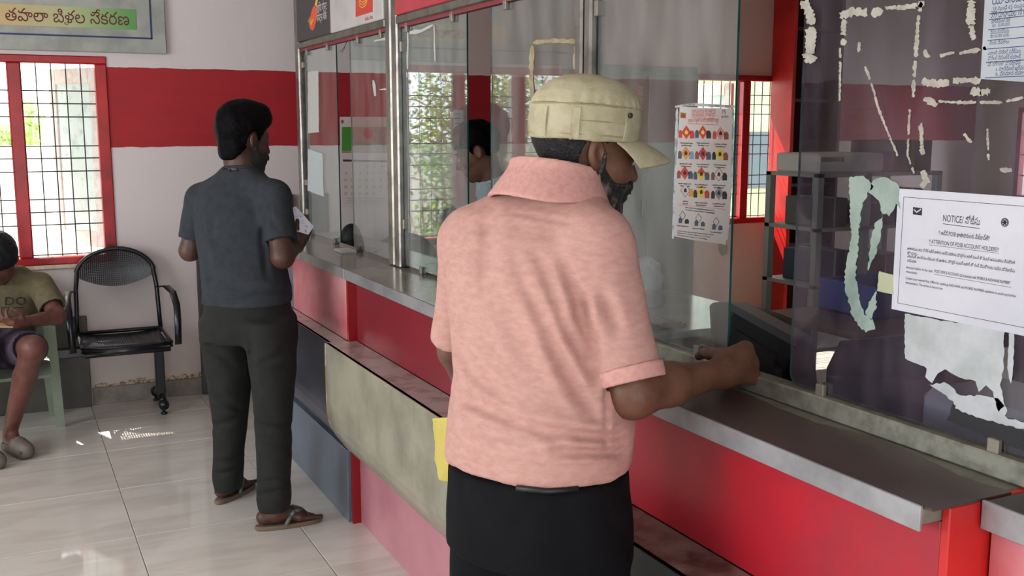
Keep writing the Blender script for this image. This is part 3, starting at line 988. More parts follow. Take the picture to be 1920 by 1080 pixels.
def skin_mat(name, c1, c2): return mat(name, c1, .48, col2=c2, vs=22, lo=.35, hi=.7, bump=.12, bs=220, spec=.4)
HAIR = mat('black_hair', '#060507', .5, col2='#0c0a0d', vs=60, bump=.4, bs=160, spec=.05)
BEARDM = mat('black_beard', '#100d0d', .6, col2='#241c1a', vs=120, bump=.8, bs=320)
GREYB = mat('grizzled_beard', '#1a1413', .65, col2='#77706b', vs=70, lo=.50, hi=.72, bump=.8, bs=320, stretch=(1, 1, .5))

def foot(P, heel, toe, z0, k=.012, sc=1.0):
    h = np.array(heel, float); t = np.array(toe, float)
    u = nrm(t - h); L_ = np.linalg.norm(t - h); s = np.array([u[1], -u[0], 0])
    g = lambda a, b_, c: h + u * L_ * a + s * b_ * sc + np.array([0, 0, c * sc])
    d = rc(P, g(.10, 0, .032), g(.30, 0, .035), .030 * sc, .032 * sc)
    d = smin(d, rc(P, g(.28, 0, .040), g(.70, .004, .020), .034 * sc, .026 * sc), .02)
    d = smin(d, rc(P, g(.60, -.022, .016), g(.66, .024, .018), .018 * sc, .020 * sc), .015)
    d = smax(d, z0 - P[:, 2], .006)
    for i in range(5):
        b0 = -.030 + .0155 * i
        e = g(.97 - .035 * (4 - i) if i < 4 else 1.0, b0 * 1.05, .011)
        d = smin(d, rc(P, g(.66, b0, .015), e, .0095 * sc, (.0075 if i < 4 else .0105) * sc), .005)
    return d

def sandal(parent, heel, toe, z0, sole, strap, name='sandal'):
    h = np.array(heel, float); t = np.array(toe, float); u = nrm(t - h); s = np.array([u[1], -u[0], 0]); L_ = np.linalg.norm(t - h)
    out = []
    for q in np.linspace(0, 2 * math.pi, 36, endpoint=False):
        a = math.cos(q); b_ = math.sin(q)
        x = .5 - .53 * a
        w = .036 + .010 * x
        out.append(h + u * L_ * (x * 1.03 - .02) + s * w * np.sign(b_) * abs(b_) ** .7)
    out = np.array(out)
    V = []; F = []
    for z in (z0, z0 + .006, z0 + .014, z0 + .018):
        sh = .96 if z in (z0, z0 + .018) else 1.0
        c = out.mean(0)
        V += [np.array([*(c + (p - c) * sh)[:2], z]) for p in out]
    n = 36
    for r in range(3):
        F += [[r * n + i, r * n + (i + 1) % n, (r + 1) * n + (i + 1) % n, (r + 1) * n + i] for i in range(n)]
    F += [list(range(n))[::-1], [3 * n + i for i in range(n)]]
    sd = mesh(name, np.array(V), F, sole, parent)
    m = MB()
    z = z0 + .018
    toe_p = h + u * L_ * .82 + s * -.012 + np.array([0, 0, z - h[2]])
    for sg in (-1, 1):
        a = h + u * L_ * .42 + s * sg * .040; a[2] = z
        mid = h + u * L_ * .58 + s * sg * .030; mid[2] = z + .050
        b_ = h + u * L_ * .72 + s * sg * .006; b_[2] = z + .040
        tp = toe_p.copy(); tp[2] = z
        pts = [a, a * .4 + mid * .6 + np.array([0, 0, .004]), mid, b_, tp]
        for (p, q) in zip(pts[:-1], pts[1:]):
            d = nrm(q - p)
            m.tube([p, (p + q) / 2, q], .0085, 6)
    m.build('strap', strap, sd, True)
    return sd

# ================================================================== man in the pink polo shirt
AZ = R(58)
def pd(px, py, d): return at(px, py, D=d)
base = np.array([.93, 1.78, 0.0])
pm = thing('person', base, 'person in pink polo shirt and khaki cap leaning a forearm on the brown counter', 'person', 'people')
SK1 = skin_mat('skin_dark_brown', '#6d4a39', '#58392b')
rows = []
for py, cpx, a, b_, d in [(866, 1006, .186, .150, 2.06), (845, 1008, .187, .153, 2.06), (780, 1014, .189, .158, 2.07), (700, 1016, .182, .152, 2.09), (600, 1006, .184, .142, 2.10), (500, 998, .190, .137, 2.11), (440, 998, .180, .122, 2.12), (400, 1004, .155, .106, 2.13), (368, 1022, .110, .086, 2.14), (350, 1040, .070, .068, 2.15)]:
    p = pd(cpx, py, d); rows.append((p[2], p[0], p[1], a, b_))
RS, RE, RW = pd(1116, 458, 2.02), pd(1186, 738, 1.98), pd(1350, 700, 2.15)
LS, LE = pd(888, 452, 2.20), pd(856, 655, 2.28)
LWR = pd(880, 740, 2.42)
HD = Head(pd(1094, 287, 2.15), 93, 12, 0, 1.06)
nb = pd(1052, 345, 2.14)
hand_d = nrm(pd(1402, 682, 2.21) - RW)
palm = nrm(np.array([.30, .85, -.25]))
HK = hand_prims(RW + hand_d * .012, hand_d, palm, (1.05, 1.1, 1.1, 1.05), side=1, sc=1.16, thumb=(2.6, 1.6))
LK = hand_prims(LWR, nrm(np.array([.35, .2, -.9])), np.array([.8, -.3, 0]), .45, side=1, sc=1.02)
hipc = pd(1008, 930, 2.06)
rgt = np.array([math.cos(AZ), -math.sin(AZ), 0]); fwd = np.array([math.sin(AZ), math.cos(AZ), 0])
RH, LH = hipc + rgt * .088, hipc - rgt * .088
RK, LKn = np.array([*(RH + rgt * .01 + fwd * .01)[:2], .47]), np.array([*(LH - rgt * .02 + fwd * .02)[:2], .47])
RA, LA = np.array([*(RK + rgt * .005 - fwd * .02)[:2], .085]), np.array([*(LKn - rgt * .02 - fwd * .02)[:2], .085])
def pink_body(P):
    inner = [(z, x, y, a - .032, b_ - .032) for z, x, y, a, b_ in rows if a > .1]
    d = stack(P, inner, AZ)
    d = smin(d, rc(P, nb - np.array([0, 0, .06]), HD.w((0, -.02, -.05)), .064, .057), .03)
    d = smin(d, HD.skin(P), .012)
    nq = nb - np.array([0, 0, .05])
    d = smin(d, rc(P, RS, nq, .048, .05), .03); d = smin(d, rc(P, LS, nq, .048, .05), .03)
    ra = chain(P, [RS, RE], [.056, .046], .02)
    ra = smin(ra, chain(P, [RE, RE * .6 + RW * .4 + np.array([0, 0, .002]), RW], [.045, .042, .028], .02), .025)
    ra = hand_sdf(P, HK, ra)
    d = smin(d, ra, .012)
    la = chain(P, [LS, LE, LWR], [.052, .040, .027], .02)
    la = hand_sdf(P, LK, la)
    d = smin(d, la, .012)
    for (h, k, a) in ((RH, RK, RA), (LH, LKn, LA)):
        d = smin(d, chain(P, [h, k], [.085, .058], .02), .03)
        d = smin(d, chain(P, [k, k * .62 + a * .38 - fwd * .012, a], [.056, .056, .036], .02), .02)
        d = smin(d, foot(P, [*(a - fwd * .06)[:2], .02], [*(a + fwd * .20)[:2], .02], .019), .02)
    return d
hl, hh = HD.box(.01); kl, kh = kbox(HK)
blob_multi('body', [(pink_body, (.55, 1.40, .0), (1.50, 2.35, 1.52), .0095), (pink_body, hl, hh, .0042), (pink_body, kl - .012, kh, .0034)], SK1, pm)
# shirt
SR, SLv = RS * .18 + RE * .82, None
sl_dir = nrm(RE - RS); RSE = RS + sl_dir * .268
lsl = nrm(LE - LS); LSE = LS + lsl * .235
arm_c = [  # folds seen on the back: start, end, width, depth
    ((1082, 560), (1122, 690), .013, .009), ((1100, 540), (1085, 620), .012, .005), ((1060, 500), (1112, 660), .012, .008), ((1128, 545), (1160, 620), .012, .007), 
    ((918, 395), (912, 560), .016, .008), ((1005, 470), (1100, 700), .012, .006), ((975, 510), (1085, 745), .013, .006), ((1030, 640), (1125, 800), .013, .007), ((1060, 610), (1120, 720), .012, .008),
    ((862, 740), (980, 800), .013, .009), ((960, 790), (1060, 825), .012, .010), ((1000, 798), (1165, 830), .010, .011), ((870, 800), (1010, 828), .011, .006), ((1040, 846), (1172, 846), .009, .010), ((1080, 820), (1170, 815), .009, .008),
    ((1136, 700), (1138, 862), .005, .005), ((850, 866), (1150, 868), .006, -.003), ((862, 640), (895, 705), .013, .007), ((875, 690), (960, 760), .012, .006), ((940, 560), (1000, 700), .020, .005), ((965, 400), (1080, 420), .005, .003)]
def pink_shirt(P):
    d = stack(P, rows, AZ)
    d = smin(d, rc(P, RS, nb + np.array([0, 0, -.028]), .068, .062), .04)
    d = smin(d, rc(P, LS, nb + np.array([0, 0, -.028]), .066, .062), .04)
    rs_ = rc(P, RS, RSE, .072, .064); rs_ = smax(rs_, (P - RSE) @ sl_dir, .003)
    ls_ = rc(P, LS, LSE, .068, .058); ls_ = smax(ls_, (P - LSE) @ lsl, .003)
    d = smin(d, rs_, .022); d = smin(d, ls_, .022)
    d = creases_px(P, d, [(a, b_, w, m * 1.35) for a, b_, w, m in arm_c], 2.13)
    d = d + .0022 * tn(P, 26, 1) + .0012 * tn(P, 60, 3)
    hem = rows[0][2] if rows[0][2] < rows[-1][2] else rows[-1][2]
    tq = (P - RSE) @ sl_dir
    d = np.maximum(d, np.minimum(-rc(P, RSE - sl_dir * .10, RSE + sl_dir * .1, .054, .054), np.minimum(tq + .03, .012 - tq)))
    tq = (P - LSE) @ lsl
    d = np.maximum(d, np.minimum(-rc(P, LSE - lsl * .10, LSE + lsl * .1, .047, .047), np.minimum(tq + .05, .012 - tq)))
    d = np.maximum(d, -rc(P, nb + np.array([0.0, 0, .0]), HD.w((0, -.02, -.05)), .062, .062))
    return d
PINKM = mat('pink_jersey', '#c2988f', .88, col2='#b5887e', vs=40, lo=.35, hi=.7, bump=.25, bs=500, spec=.25, stretch=(1, 1, 2.5))
sh = blob('polo_shirt', pink_shirt, (.60, 1.45, .86), (1.32, 2.35, 1.60), .0062, PINKM, pm)
PRIB = mat('pink_rib_knit', '#d09e96', .85, col2='#c4918a', vs=90, bump=.3, bs=700, spec=.2)
def cuff(P):
    d = rc(P, RSE - sl_dir * .024, RSE + sl_dir * .006, .0715, .0705)
    d = np.maximum(d, np.abs((P - (RSE - sl_dir * .008)) @ sl_dir) - .015)
    return np.maximum(d, -rc(P, RSE - sl_dir * .1, RSE + sl_dir * .1, .0585, .0585))
blob('cuff', cuff, RSE - .09, RSE + .09, .004, PRIB, sh)
cbot = pd(1036, 357, 2.13); ctop = cbot + np.array([.022, .008, .1])
def collar(P):
    ax = nrm(ctop - cbot); q = P - cbot; t = q @ ax
    r = np.linalg.norm(q - t[:, None] * ax, axis=1)
    R0 = np.interp(t, [-.035, .0, .03, .055], [.126, .108, .092, .088])
    d = np.abs(r - R0) - .0058
    d = smax(d, t - .052, .004); d = smax(d, -.026 - t + .012 * np.sin(q[:, 0] * 20), .004)
    return d
blob('collar', collar, cbot - .14, cbot + .14, .0042, PRIB, sh)
# shorts
SHORT = mat('black_shorts_cloth', '#0f1013', .8, col2='#0a0b0e', vs=14, bump=.15, bs=300, spec=.12)
wz = pd(1008, 866, 2.06)
srows = [(wz[2], wz[0], wz[1], .180, .146), (wz[2] - .10, hipc[0], hipc[1], .186, .152), (wz[2] - .17, hipc[0], hipc[1], .185, .150)]
def shorts(P):
    d = stack(P, srows, AZ, 2.3)
    for (h, k, sg) in ((RH, RK, 1), (LH, LKn, -1)):
        kk = k * .9 + h * .1 + rgt * sg * .01
        l = rc(P, h - np.array([0, 0, .03]), kk, .100, .092)
        l = np.maximum(l, kk[2] + .02 - P[:, 2])
        d = smin(d, l, .022)
        d = np.maximum(d, -rc(P, kk, kk - np.array([0, 0, .1]), .078, .082))
    d = creases(P, d, [(pd(985, 1000, 1.95), pd(1010, 1080, 1.94), .012, .006), (pd(1140, 905, 1.92), pd(1150, 985, 1.93), .008, .010), (pd(870, 900, 2.0), pd(900, 1000, 2.0), .012, .004)])
    return d + .003 * tn(P, 18, 4)
so = blob('shorts', shorts, (.58, 1.40, .35), (1.30, 2.15, .96), .0085, SHORT, pm)
pk = [pd(968, 915, 1.905), pd(1025, 921, 1.895), pd(1085, 917, 1.900)]
tube('pocket_welt', pk, .006, mat('black_welt', '#0c0d11', .5), so, 6)
# hair, beard, eyes
HC0 = Head(pd(1101, 287, 2.15), 93, 4, 0, 1.03)
lo, hi = HD.box(.02)
blob('hair', lambda P: np.maximum(HD.hair(P, .008, ([-.12, -.09, -.05, -.02, .0, .03, .12], [-.075, -.07, -.05, -.02, .0, .06, .12]), .002), HC0.loc(P)[:, 2] - .026), lo, hi, .0045, mat('grizzled_hair', '#121013', .5, col2='#4a4545', vs=60, lo=.55, hi=.75, bump=.8, bs=300), pm)
blob('beard', lambda P: HD.beard(P, .006, .002, -.002, goat=1), lo, hi, .0042, GREYB, pm)
blob('moustache', lambda P: (chain(HD.loc(P), [(-.034, .086, -.058), (0, .108, -.044), (.034, .086, -.058)], [.006, .010, .006]) + .002 * tn(P, 300)) * HD.sc, lo, hi, .004, BEARDM, pm)
EYE = mat('eye_white', '#c9bfb6', .2); LASH = mat('eye_lash', '#0c0a0a', .6)
for sx in (-1, 1):
    V, Q = nets(lambda P: ell(HD.loc(P), (sx * .033, .087, .004), (.0115, .0115, .0105)), HD.w((sx * .033, .087, .004)) - .02, HD.w((sx * .033, .087, .004)) + .02, .003)
    e = mesh('eye', V, Q, EYE, pm, True)
    tube('eyebrow', [HD.w((sx * .016, .093, .030)), HD.w((sx * .034, .092, .036)), HD.w((sx * .052, .078, .030))], [.004, .0055, .003], LASH, pm, 6)
    tube('eyelash', [HD.w((sx * .020, .098, .010)), HD.w((sx * .034, .102, .010)), HD.w((sx * .047, .090, .008))], .0022, LASH, e, 5)
# cap
KHAKI = mat('khaki_canvas', '#b5ae92', .85, col2='#a59e80', vs=30, bump=.3, bs=420, spec=.2)
KHD = mat('khaki_seam', '#978b68', .85)
HC = Head(pd(1101, 287, 2.15), 93, 4, 0, 1.03)
cp = thing('cap', HC.w((0, 0, .05)), 'khaki canvas field cap with belt loops worn by the person in pink', 'cap')
CZ, CA, CB = [.02, .06, .095, .115, .135, .150, .158], [.090, .0925, .0925, .086, .068, .040, .008], [.108, .1095, .109, .101, .080, .048, .010]
def cap_shape(p, z0, z1, off=0.0):
    z = np.clip(p[:, 2], CZ[0], CZ[-1]); a = np.interp(z, CZ, CA) + off; b_ = np.interp(z, CZ, CB) + off
    k = np.sqrt((p[:, 0] / a) ** 2 + ((p[:, 1] + .010) / b_) ** 2)
    return (k - 1) * np.minimum(a, .09)
def cap_crown(P):
    p = HC.loc(P)
    d = cap_shape(p, 0, 0, .0015)
    d = smax(d, p[:, 2] - .158, .02); d = smax(d, .090 - p[:, 2], .006)
    return d + .0022 * tn(p, 40, 2) + .0014 * np.sin(np.arctan2(p[:, 0], p[:, 1]) * 26) * np.exp(-((p[:, 2] - .100) / .010) ** 2)
def cap_band(P):
    p = HC.loc(P)
    d = np.abs(cap_shape(p, 0, 0)) - .0035
    d = smax(d, p[:, 2] - .094, .003); d = smax(d, .022 - p[:, 2], .003)
    return d + .0012 * tn(p, 70, 8)
lo2, hi2 = HC.w((0, 0, .08)) - .15, HC.w((0, 0, .08)) + .15
blob('crown', cap_crown, lo2, hi2, .0046, KHAKI, cp, 2)
bandp = blob('band', cap_band, lo2, hi2, .0042, KHAKI, cp)
def ringpt(a, z, off=0.0):
    return HC.w(((np.interp(z, CZ, CA) + off) * math.sin(a), (np.interp(z, CZ, CB) + off) * math.cos(a) - .010, z))
for z in (.034, .060, .090):
    tube('belt_seam', [ringpt(a, z, .0025) for a in np.linspace(R(60), R(300), 44)], .0018, KHD, bandp, 6)
def loop_part(ang):
    V, F = grid_geo(lambda u, v: ringpt(ang + (u - .5) * .13, .026 + v * .058, .006 + .003 * math.sin(v * math.pi)), 4, 8)
    V, F = thick(V, F, .004, nrm(ringpt(ang, .05, .02) - ringpt(ang, .05, 0)))
    return mesh('belt_loop', V, F, KHAKI, bandp)
for a in (66, 122, 158, 215, 294): loop_part(R(a))
for a in (66, 294):
    c = ringpt(R(a), .076, .009); n_ = nrm(ringpt(R(a), .08, .03) - ringpt(R(a), .08, 0))
    tube('button', [c, c + n_ * .004], .0055, mat('dark_button', '#3a2a1c', .4), bandp, 10)
def brim_pt(u, v):
    a = (u - .5) * R(150)
    p0 = np.array([.090 * math.sin(a), .108 * math.cos(a) - .010, .034 - .012 * (1 - math.cos(a))])
    ext = .080 * math.cos(a * .62) ** 1.4
    return HC.w(p0 + np.array([.30 * math.sin(a) * ext * v, ext * v, -.018 * v * v - .016 * v - .012 * math.sin(a) ** 2 * v]))
V, F = grid_geo(brim_pt, 28, 8); V, F = thick(V, F, .004, HC.M @ np.array([0, 0, 1.0]))
mesh('brim', V, F, KHAKI, cp, True)
sol = mat('grey_rubber_sole', '#4a453f', .7); stp = mat('dark_strap', '#23201f', .6)
for a in (RA, LA): sandal(pm, [*(a - fwd * .07)[:2], 0], [*(a + fwd * .20)[:2], 0], 0, sol, stp)

# ================================================================== man in the dark grey T-shirt
gaz = R(32)
gf = np.array([math.sin(gaz), math.cos(gaz), 0]); gr = np.array([math.cos(gaz), -math.sin(gaz), 0])
gm = thing('person', (.86, 4.2, 0), 'person in slate grey T-shirt and dark trousers standing at the far counter', 'person', 'people')
SK2 = skin_mat('skin_deep_brown', '#50342a', '#402820')
grow = []
for py, cpx, a, b_, d in [(568, 463, .176, .140, 4.17), (545, 463, .178, .142, 4.17), (500, 456, .172, .138, 4.18), (450, 448, .168, .130, 4.19), (405, 445, .176, .122, 4.20), (372, 446, .165, .108, 4.20), (347, 449, .135, .095, 4.21), (327, 452, .095, .082, 4.21), (310, 454, .074, .074, 4.21)]:
    p = pd(cpx, py, d); grow.append((p[2], p[0], p[1], a, b_))
gRS, gRE, gRW = pd(514, 368, 4.12), pd(530, 482, 4.08), pd(555, 461, 4.24)
gLS, gLE, gLW = pd(376, 372, 4.27), pd(356, 470, 4.30), pd(385, 468, 4.50)
GH = Head(pd(457, 262, 4.2), 66, 12, 0, 1.04)
gnb = pd(454, 328, 4.21)
gHK = hand_prims(gRW, nrm(pd(572, 440, 4.27) - gRW), np.array([-.75, .3, .35]), (.55, .6, .65, .7), side=1, sc=.98, thumb=(.7, .6))
gLK = hand_prims(gLW, nrm(np.array([.7, .6, .1])), np.array([0, 0, 1.0]), .5, side=1, sc=.98)
gRA, gLA = pd(515, 952, 4.06), pd(428, 915, 4.32)
gRA[2] = gLA[2] = .10
gRH, gLH = pd(507, 625, 4.10), pd(424, 625, 4.24)
gRK, gLK2 = pd(514, 775, 4.07), pd(430, 765, 4.26)
rh, rt_ = at(483, 986, Z=.018), at(572, 972, Z=.018)
lh, lt_ = at(409, 938, Z=.018), at(462, 908, Z=.018)
def fix_len(h, t, L_=.255):
    u = nrm(t - h); return h, h + u * L_
rh, rt_ = fix_len(rh, rt_, .25); lh, lt_ = fix_len(lh, lt_, .25)
gRA[:2] = (rh + nrm(rt_ - rh) * .075)[:2]; gLA[:2] = (lh + nrm(lt_ - lh) * .075)[:2]
def grey_body(P):
    inner = [(z, x, y, a - .03, b_ - .03) for z, x, y, a, b_ in grow if a > .09]
    d = stack(P, inner, gaz)
    d = smin(d, rc(P, gnb - np.array([0, 0, .06]), GH.w((0, -.02, -.05)), .064, .060), .03)
    d = smin(d, GH.skin(P), .012)
    ra = chain(P, [gRS, gRE, gRW], [.050, .044, .027], .02); ra = hand_sdf(P, gHK, ra); d = smin(d, ra, .012)
    la = chain(P, [gLS, gLE, gLW], [.048, .042, .027], .02); la = hand_sdf(P, gLK, la); d = smin(d, la, .012)
    for (h, k, a, he, to) in ((gRH, gRK, gRA, rh, rt_), (gLH, gLK2, gLA, lh, lt_)):
        d = smin(d, chain(P, [h, k, a], [.070, .050, .034], .02), .02)
        d = smin(d, foot(P, he, to, .019), .02)
    return d
hl, hh = GH.box(.0)
blob_multi('body', [(grey_body, (.45, 3.80, 0), (1.25, 4.75, 1.46), .011), (grey_body, hl, hh, .0062), (grey_body, *kbox(gHK), .0045), (grey_body, np.minimum(rh, rt_) - .06, np.maximum(rh, rt_) + np.array([.06, .06, .12]), .005)], SK2, gm)
gsd = nrm(gRE - gRS); gRSE = gRS + gsd * .185
gld = nrm(gLE - gLS); gLSE = gLS + gld * .175
gfold = [((378, 532), (500, 538), .012, .009), ((376, 548), (545, 545), .012, .010), ((376, 560), (470, 566), .010, .008), ((490, 420), (500, 520), .012, .010), ((388, 470), (398, 540), .012, .008), ((505, 385), (492, 440), .010, .008), ((498, 400), (520, 425), .009, .006), ((395, 400), (405, 470), .014, .006)]
def grey_shirt(P):
    d = stack(P, grow, gaz)
    d = smin(d, rc(P, gRS, gnb - np.array([0, 0, .03]), .060, .056), .04); d = smin(d, rc(P, gLS, gnb - np.array([0, 0, .03]), .060, .056), .04)
    for (s_, e, u, r0, r1, rin) in ((gRS, gRSE, gsd, .064, .066, .055), (gLS, gLSE, gld, .060, .058, .050)):
        q = smax(rc(P, s_, e, r0, r1), (P - e) @ u, .003); d = smin(d, q, .02)
    d = creases_px(P, d, gfold, 4.24) + .0035 * tn(P, 22, 6)
    for (s_, e, u, rin) in ((gRS, gRSE, gsd, .050), (gLS, gLSE, gld, .046)):
        tq = (P - e) @ u
        d = np.maximum(d, np.minimum(-rc(P, e - u * .1, e + u * .1, rin, rin), np.minimum(tq + .04, .012 - tq)))
    return np.maximum(d, -rc(P, gnb + np.array([0, 0, .012]), GH.w((0, -.02, -.03)), .068, .066))
SLATE = mat('slate_jersey', '#33373c', .9, col2='#2c3035', vs=30, bump=.25, bs=400, spec=.2)
gs = blob('t_shirt', grey_shirt, (.48, 3.90, .84), (1.22, 4.60, 1.50), .0085, SLATE, gm)
ntop = pd(454, 317, 4.21)
tube('neckband', [ntop + .072 * np.array([math.cos(q), math.sin(q), 0]) + np.array([0, 0, -.012 * math.cos(q - 1.0)]) for q in np.linspace(0, 6.283, 29)[:-1]], .0065, SLATE, gs, 8, True)
TRO = mat('charcoal_trousers', '#1f201f', .85, col2='#191a19', vs=20, bump=.2, bs=300, spec=.3)
def leg_rows(L_):
    r = []
    for py, cpx, a, b_, d in L_:
        p = pd(cpx, py, d); r.append((p[2], p[0], p[1], a, b_))
    return r
rowsR = leg_rows([(955, 514, .058, .060, 4.05), (935, 514, .064, .066, 4.05), (900, 513, .064, .068, 4.05), (830, 514, .068, .074, 4.06), (760, 513, .075, .082, 4.07), (700, 512, .086, .098, 4.09), (640, 509, .098, .120, 4.11), (595, 505, .100, .125, 4.12)])
rowsL = leg_rows([(918, 428, .054, .058, 4.32), (895, 428, .060, .062, 4.31), (850, 429, .062, .068, 4.29), (790, 431, .070, .076, 4.27), (730, 430, .080, .090, 4.25), (680, 428, .092, .105, 4.24), (635, 425, .098, .120, 4.23), (595, 424, .098, .125, 4.22)])
wst = pd(463, 560, 4.17); hpz = pd(464, 640, 4.17)
rowsW = [(wst[2], wst[0], wst[1], .168, .132), (hpz[2] + .06, hpz[0], hpz[1], .182, .142), (hpz[2], hpz[0], hpz[1], .180, .135)]
kn = [((398, 740), (455, 770), .014, .010), ((398, 800), (458, 782), .014, .008), ((480, 780), (545, 800), .014, .010), ((482, 820), (545, 838), .014, .007), ((404, 890), (452, 880), .010, .010), ((404, 868), (450, 862), .010, .008), ((484, 928), (540, 918), .010, .010), ((484, 905), (540, 898), .010, .008), ((478, 690), (545, 655), .014, .009), ((470, 640), (478, 720), .010, .010), ((385, 640), (440, 690), .014, .007)]
def trousers(P):
    d = stack(P, rowsR, gaz, 2.1); d = smin(d, stack(P, rowsL, gaz, 2.1), .02); d = smin(d, stack(P, rowsW, gaz, 2.2), .03)
    d = creases_px(P, d, kn, 4.3) + .0045 * tn(P, 17, 2) + .002 * tn(P, 45, 9)
    for r in (rowsR, rowsL):
        z, x, y, a, b_ = min(r)
        d = np.maximum(d, -rc(P, (x, y, z - .05), (x, y, z + .03), a - .012, a - .012))
    return d
blob('trousers', trousers, (.48, 3.82, .05), (1.2, 4.62, .95), .0085, TRO, gm)
lo, hi = GH.box(.03)
blob('hair', lambda P: GH.hair(P, .016, ([-.13, -.09, -.06, -.035, -.01, .015, .035, .07, .13], [-.105, -.100, -.090, -.050, -.012, -.02, .045, .070, .085]), .003, 80, 1.0, .060), lo, hi, .0062, HAIR, gm)
blob('beard', lambda P: GH.beard(P, .008, .0025, -.002, goat=1), lo, hi, .006, BEARDM, gm)
tube('bracelet', [gRW + .031 * (math.cos(q) * nrm(np.cross(gRW - gRE, [0, 0, 1])) + math.sin(q) * nrm(np.cross(gRW - gRE, np.cross(gRW - gRE, [0, 0, 1])))) for q in np.linspace(0, 6.283, 21)[:-1]], .0035, mat('silver_bracelet', '#b9b4a8', .3, .8), gm, 6, True)
GSOLE = mat('tan_rubber_sole', '#6d5c4c', .7); GSTR = mat('grey_strap', '#5b5f5f', .5)
sandal(gm, [*rh[:2], 0], [*rt_[:2], 0], 0, GSOLE, GSTR); sandal(gm, [*lh[:2], 0], [*lt_[:2], 0], 0, GSOLE, GSTR)
slip = thing('paper_slip', pd(566, 420, 4.32), 'folded white paper slip held by the person in slate grey', 'paper')
c0 = [pd(546, 390, 4.22), pd(555, 387, 4.24), pd(588, 424, 4.24), pd(578, 440, 4.22), pd(552, 432, 4.20)]
V, F = thick(np.array(c0), [[0, 1, 2, 3, 4]], .003, nrm(np.array([-.4, -.8, .3])))
mesh('sheet', V, F, mat('white_paper', '#e6eaf4', .7, col2='#aab3cf', vs=60, lo=.55, hi=.66), slip)

# ================================================================== clerk behind the glass
caz = R(-62)
CD = 4.72
ck = thing('person', (*pd(925, 330, CD)[:2], 0), 'person in pale blue shirt looking down behind the glass screen', 'person', 'people')
SK3 = skin_mat('skin_warm_brown', '#7a5240', '#68442f')
KH = Head(pd(897, 286, CD), -58, 26, 0, .98)
knb = pd(928, 345, CD + .03)
kc = pd(935, 430, CD + .04)
krow = [(kc[2] - .62, kc[0], kc[1], .17, .12), (kc[2] - .35, kc[0], kc[1], .172, .125), (kc[2] - .1, kc[0], kc[1], .185, .12), (kc[2] + .04, kc[0], kc[1], .180, .11), (kc[2] + .11, kc[0] - .005, kc[1], .14, .09), (knb[2] + .01, knb[0], knb[1], .07, .07)]
kf = np.array([math.sin(caz), math.cos(caz), 0]); kr = np.array([math.cos(caz), -math.sin(caz), 0])
kS = [kc + kr * sg * .19 + np.array([0, 0, .04]) for sg in (1, -1)]
kE = [kc + kr * sg * .23 + kf * .05 - np.array([0, 0, .24]) for sg in (1, -1)]
kW = [kc + kr * sg * .12 + kf * .20 - np.array([0, 0, .20]) for sg in (1, -1)]
kK = [hand_prims(w, nrm(kf + np.array([0, 0, -.1])), np.array([0, 0, -1.0]), .45, side=sg, sc=.97) for w, sg in zip(kW, (-1, 1))]
kH = [np.array([*(kc + kr * sg * .09)[:2], .92]) for sg in (1, -1)]
def clerk_body(P):
    d = stack(P, [(z, x, y, a - .02, b_ - .02) for z, x, y, a, b_ in krow if a > .09], caz)
    d = smin(d, rc(P, knb - np.array([0, 0, .05]), KH.w((0, -.02, -.05)), .056, .052), .03)
    d = smin(d, KH.skin(P), .012)
    for s_, e, w, K in zip(kS, kE, kW, kK):
        d = smin(d, hand_sdf(P, K, chain(P, [s_, e, w], [.046, .040, .026], .02)), .012)
    for h in kH:
        d = smin(d, chain(P, [h, h * [1, 1, .52], h * [1, 1, .09]], [.08, .055, .038], .02), .03)
        d = smin(d, foot(P, [*(h - kf * .06)[:2], .012], [*(h + kf * .19)[:2], .012], .0), .02)
    return d
hl, hh = KH.box(.0)
cl, ch = kc - np.array([.48, .48, 1.4]), kc + np.array([.42, .48, .28]); cl[2] = 0
blob_multi('body', [(clerk_body, cl, ch, .012), (clerk_body, hl, hh, .0062)], SK3, ck)
CSH = mat('pale_blue_shirt', '#b9c6cf', .8, col2='#a9b8c4', vs=60, lo=.6, hi=.68, bump=.2, bs=300)
def clerk_shirt(P):
    d = stack(P, krow, caz)
    for s_, e in zip(kS, kE):
        d = smin(d, rc(P, s_, knb - np.array([0, 0, .03]), .058, .055), .04)
        u = nrm(e - s_); q = smax(rc(P, s_, s_ + u * .2, .062, .062), (P - (s_ + u * .2)) @ u, .003); d = smin(d, q, .02)
    d = d + .003 * tn(P, 24, 3)
    return np.maximum(d, -rc(P, knb + np.array([0, 0, .0]), KH.w((0, -.02, -.05)), .060, .060))
cs = blob('shirt', clerk_shirt, cl + np.array([0, 0, .75]), ch, .010, CSH, ck)
def ccol(P):
    ax = nrm(KH.w((0, -.02, -.05)) - knb); q = P - knb; t = q @ ax; r = np.linalg.norm(q - t[:, None] * ax, axis=1)
    d = np.abs(r - np.interp(t, [-.035, 0, .04], [.105, .088, .072])) - .004
    return smax(smax(d, t - .038, .003), -.028 - t, .003)
blob('collar', ccol, knb - .13, knb + .13, .006, CSH, cs)
def ctro(P):
    d = stack(P, [(1.02, kc[0], kc[1], .165, .118), (.9, kc[0], kc[1], .175, .125)], caz)
    for h in kH:
        q = rc(P, h, h * [1, 1, .08], .094, .062); q = np.maximum(q, .07 - P[:, 2]); d = smin(d, q, .02)
    return d
blob('trousers', ctro, cl, np.array([*ch[:2], 1.05]), .013, TRO, ck)
lo, hi = KH.box(.03)
blob('hair', lambda P: KH.hair(P, .014, ([-.13, -.09, -.06, -.035, -.01, .012, .03, .06, .13], [-.080, -.075, -.055, -.03, -.01, -.025, .035, .050, .058]), .003, 85, .6), lo, hi, .006, HAIR, ck)
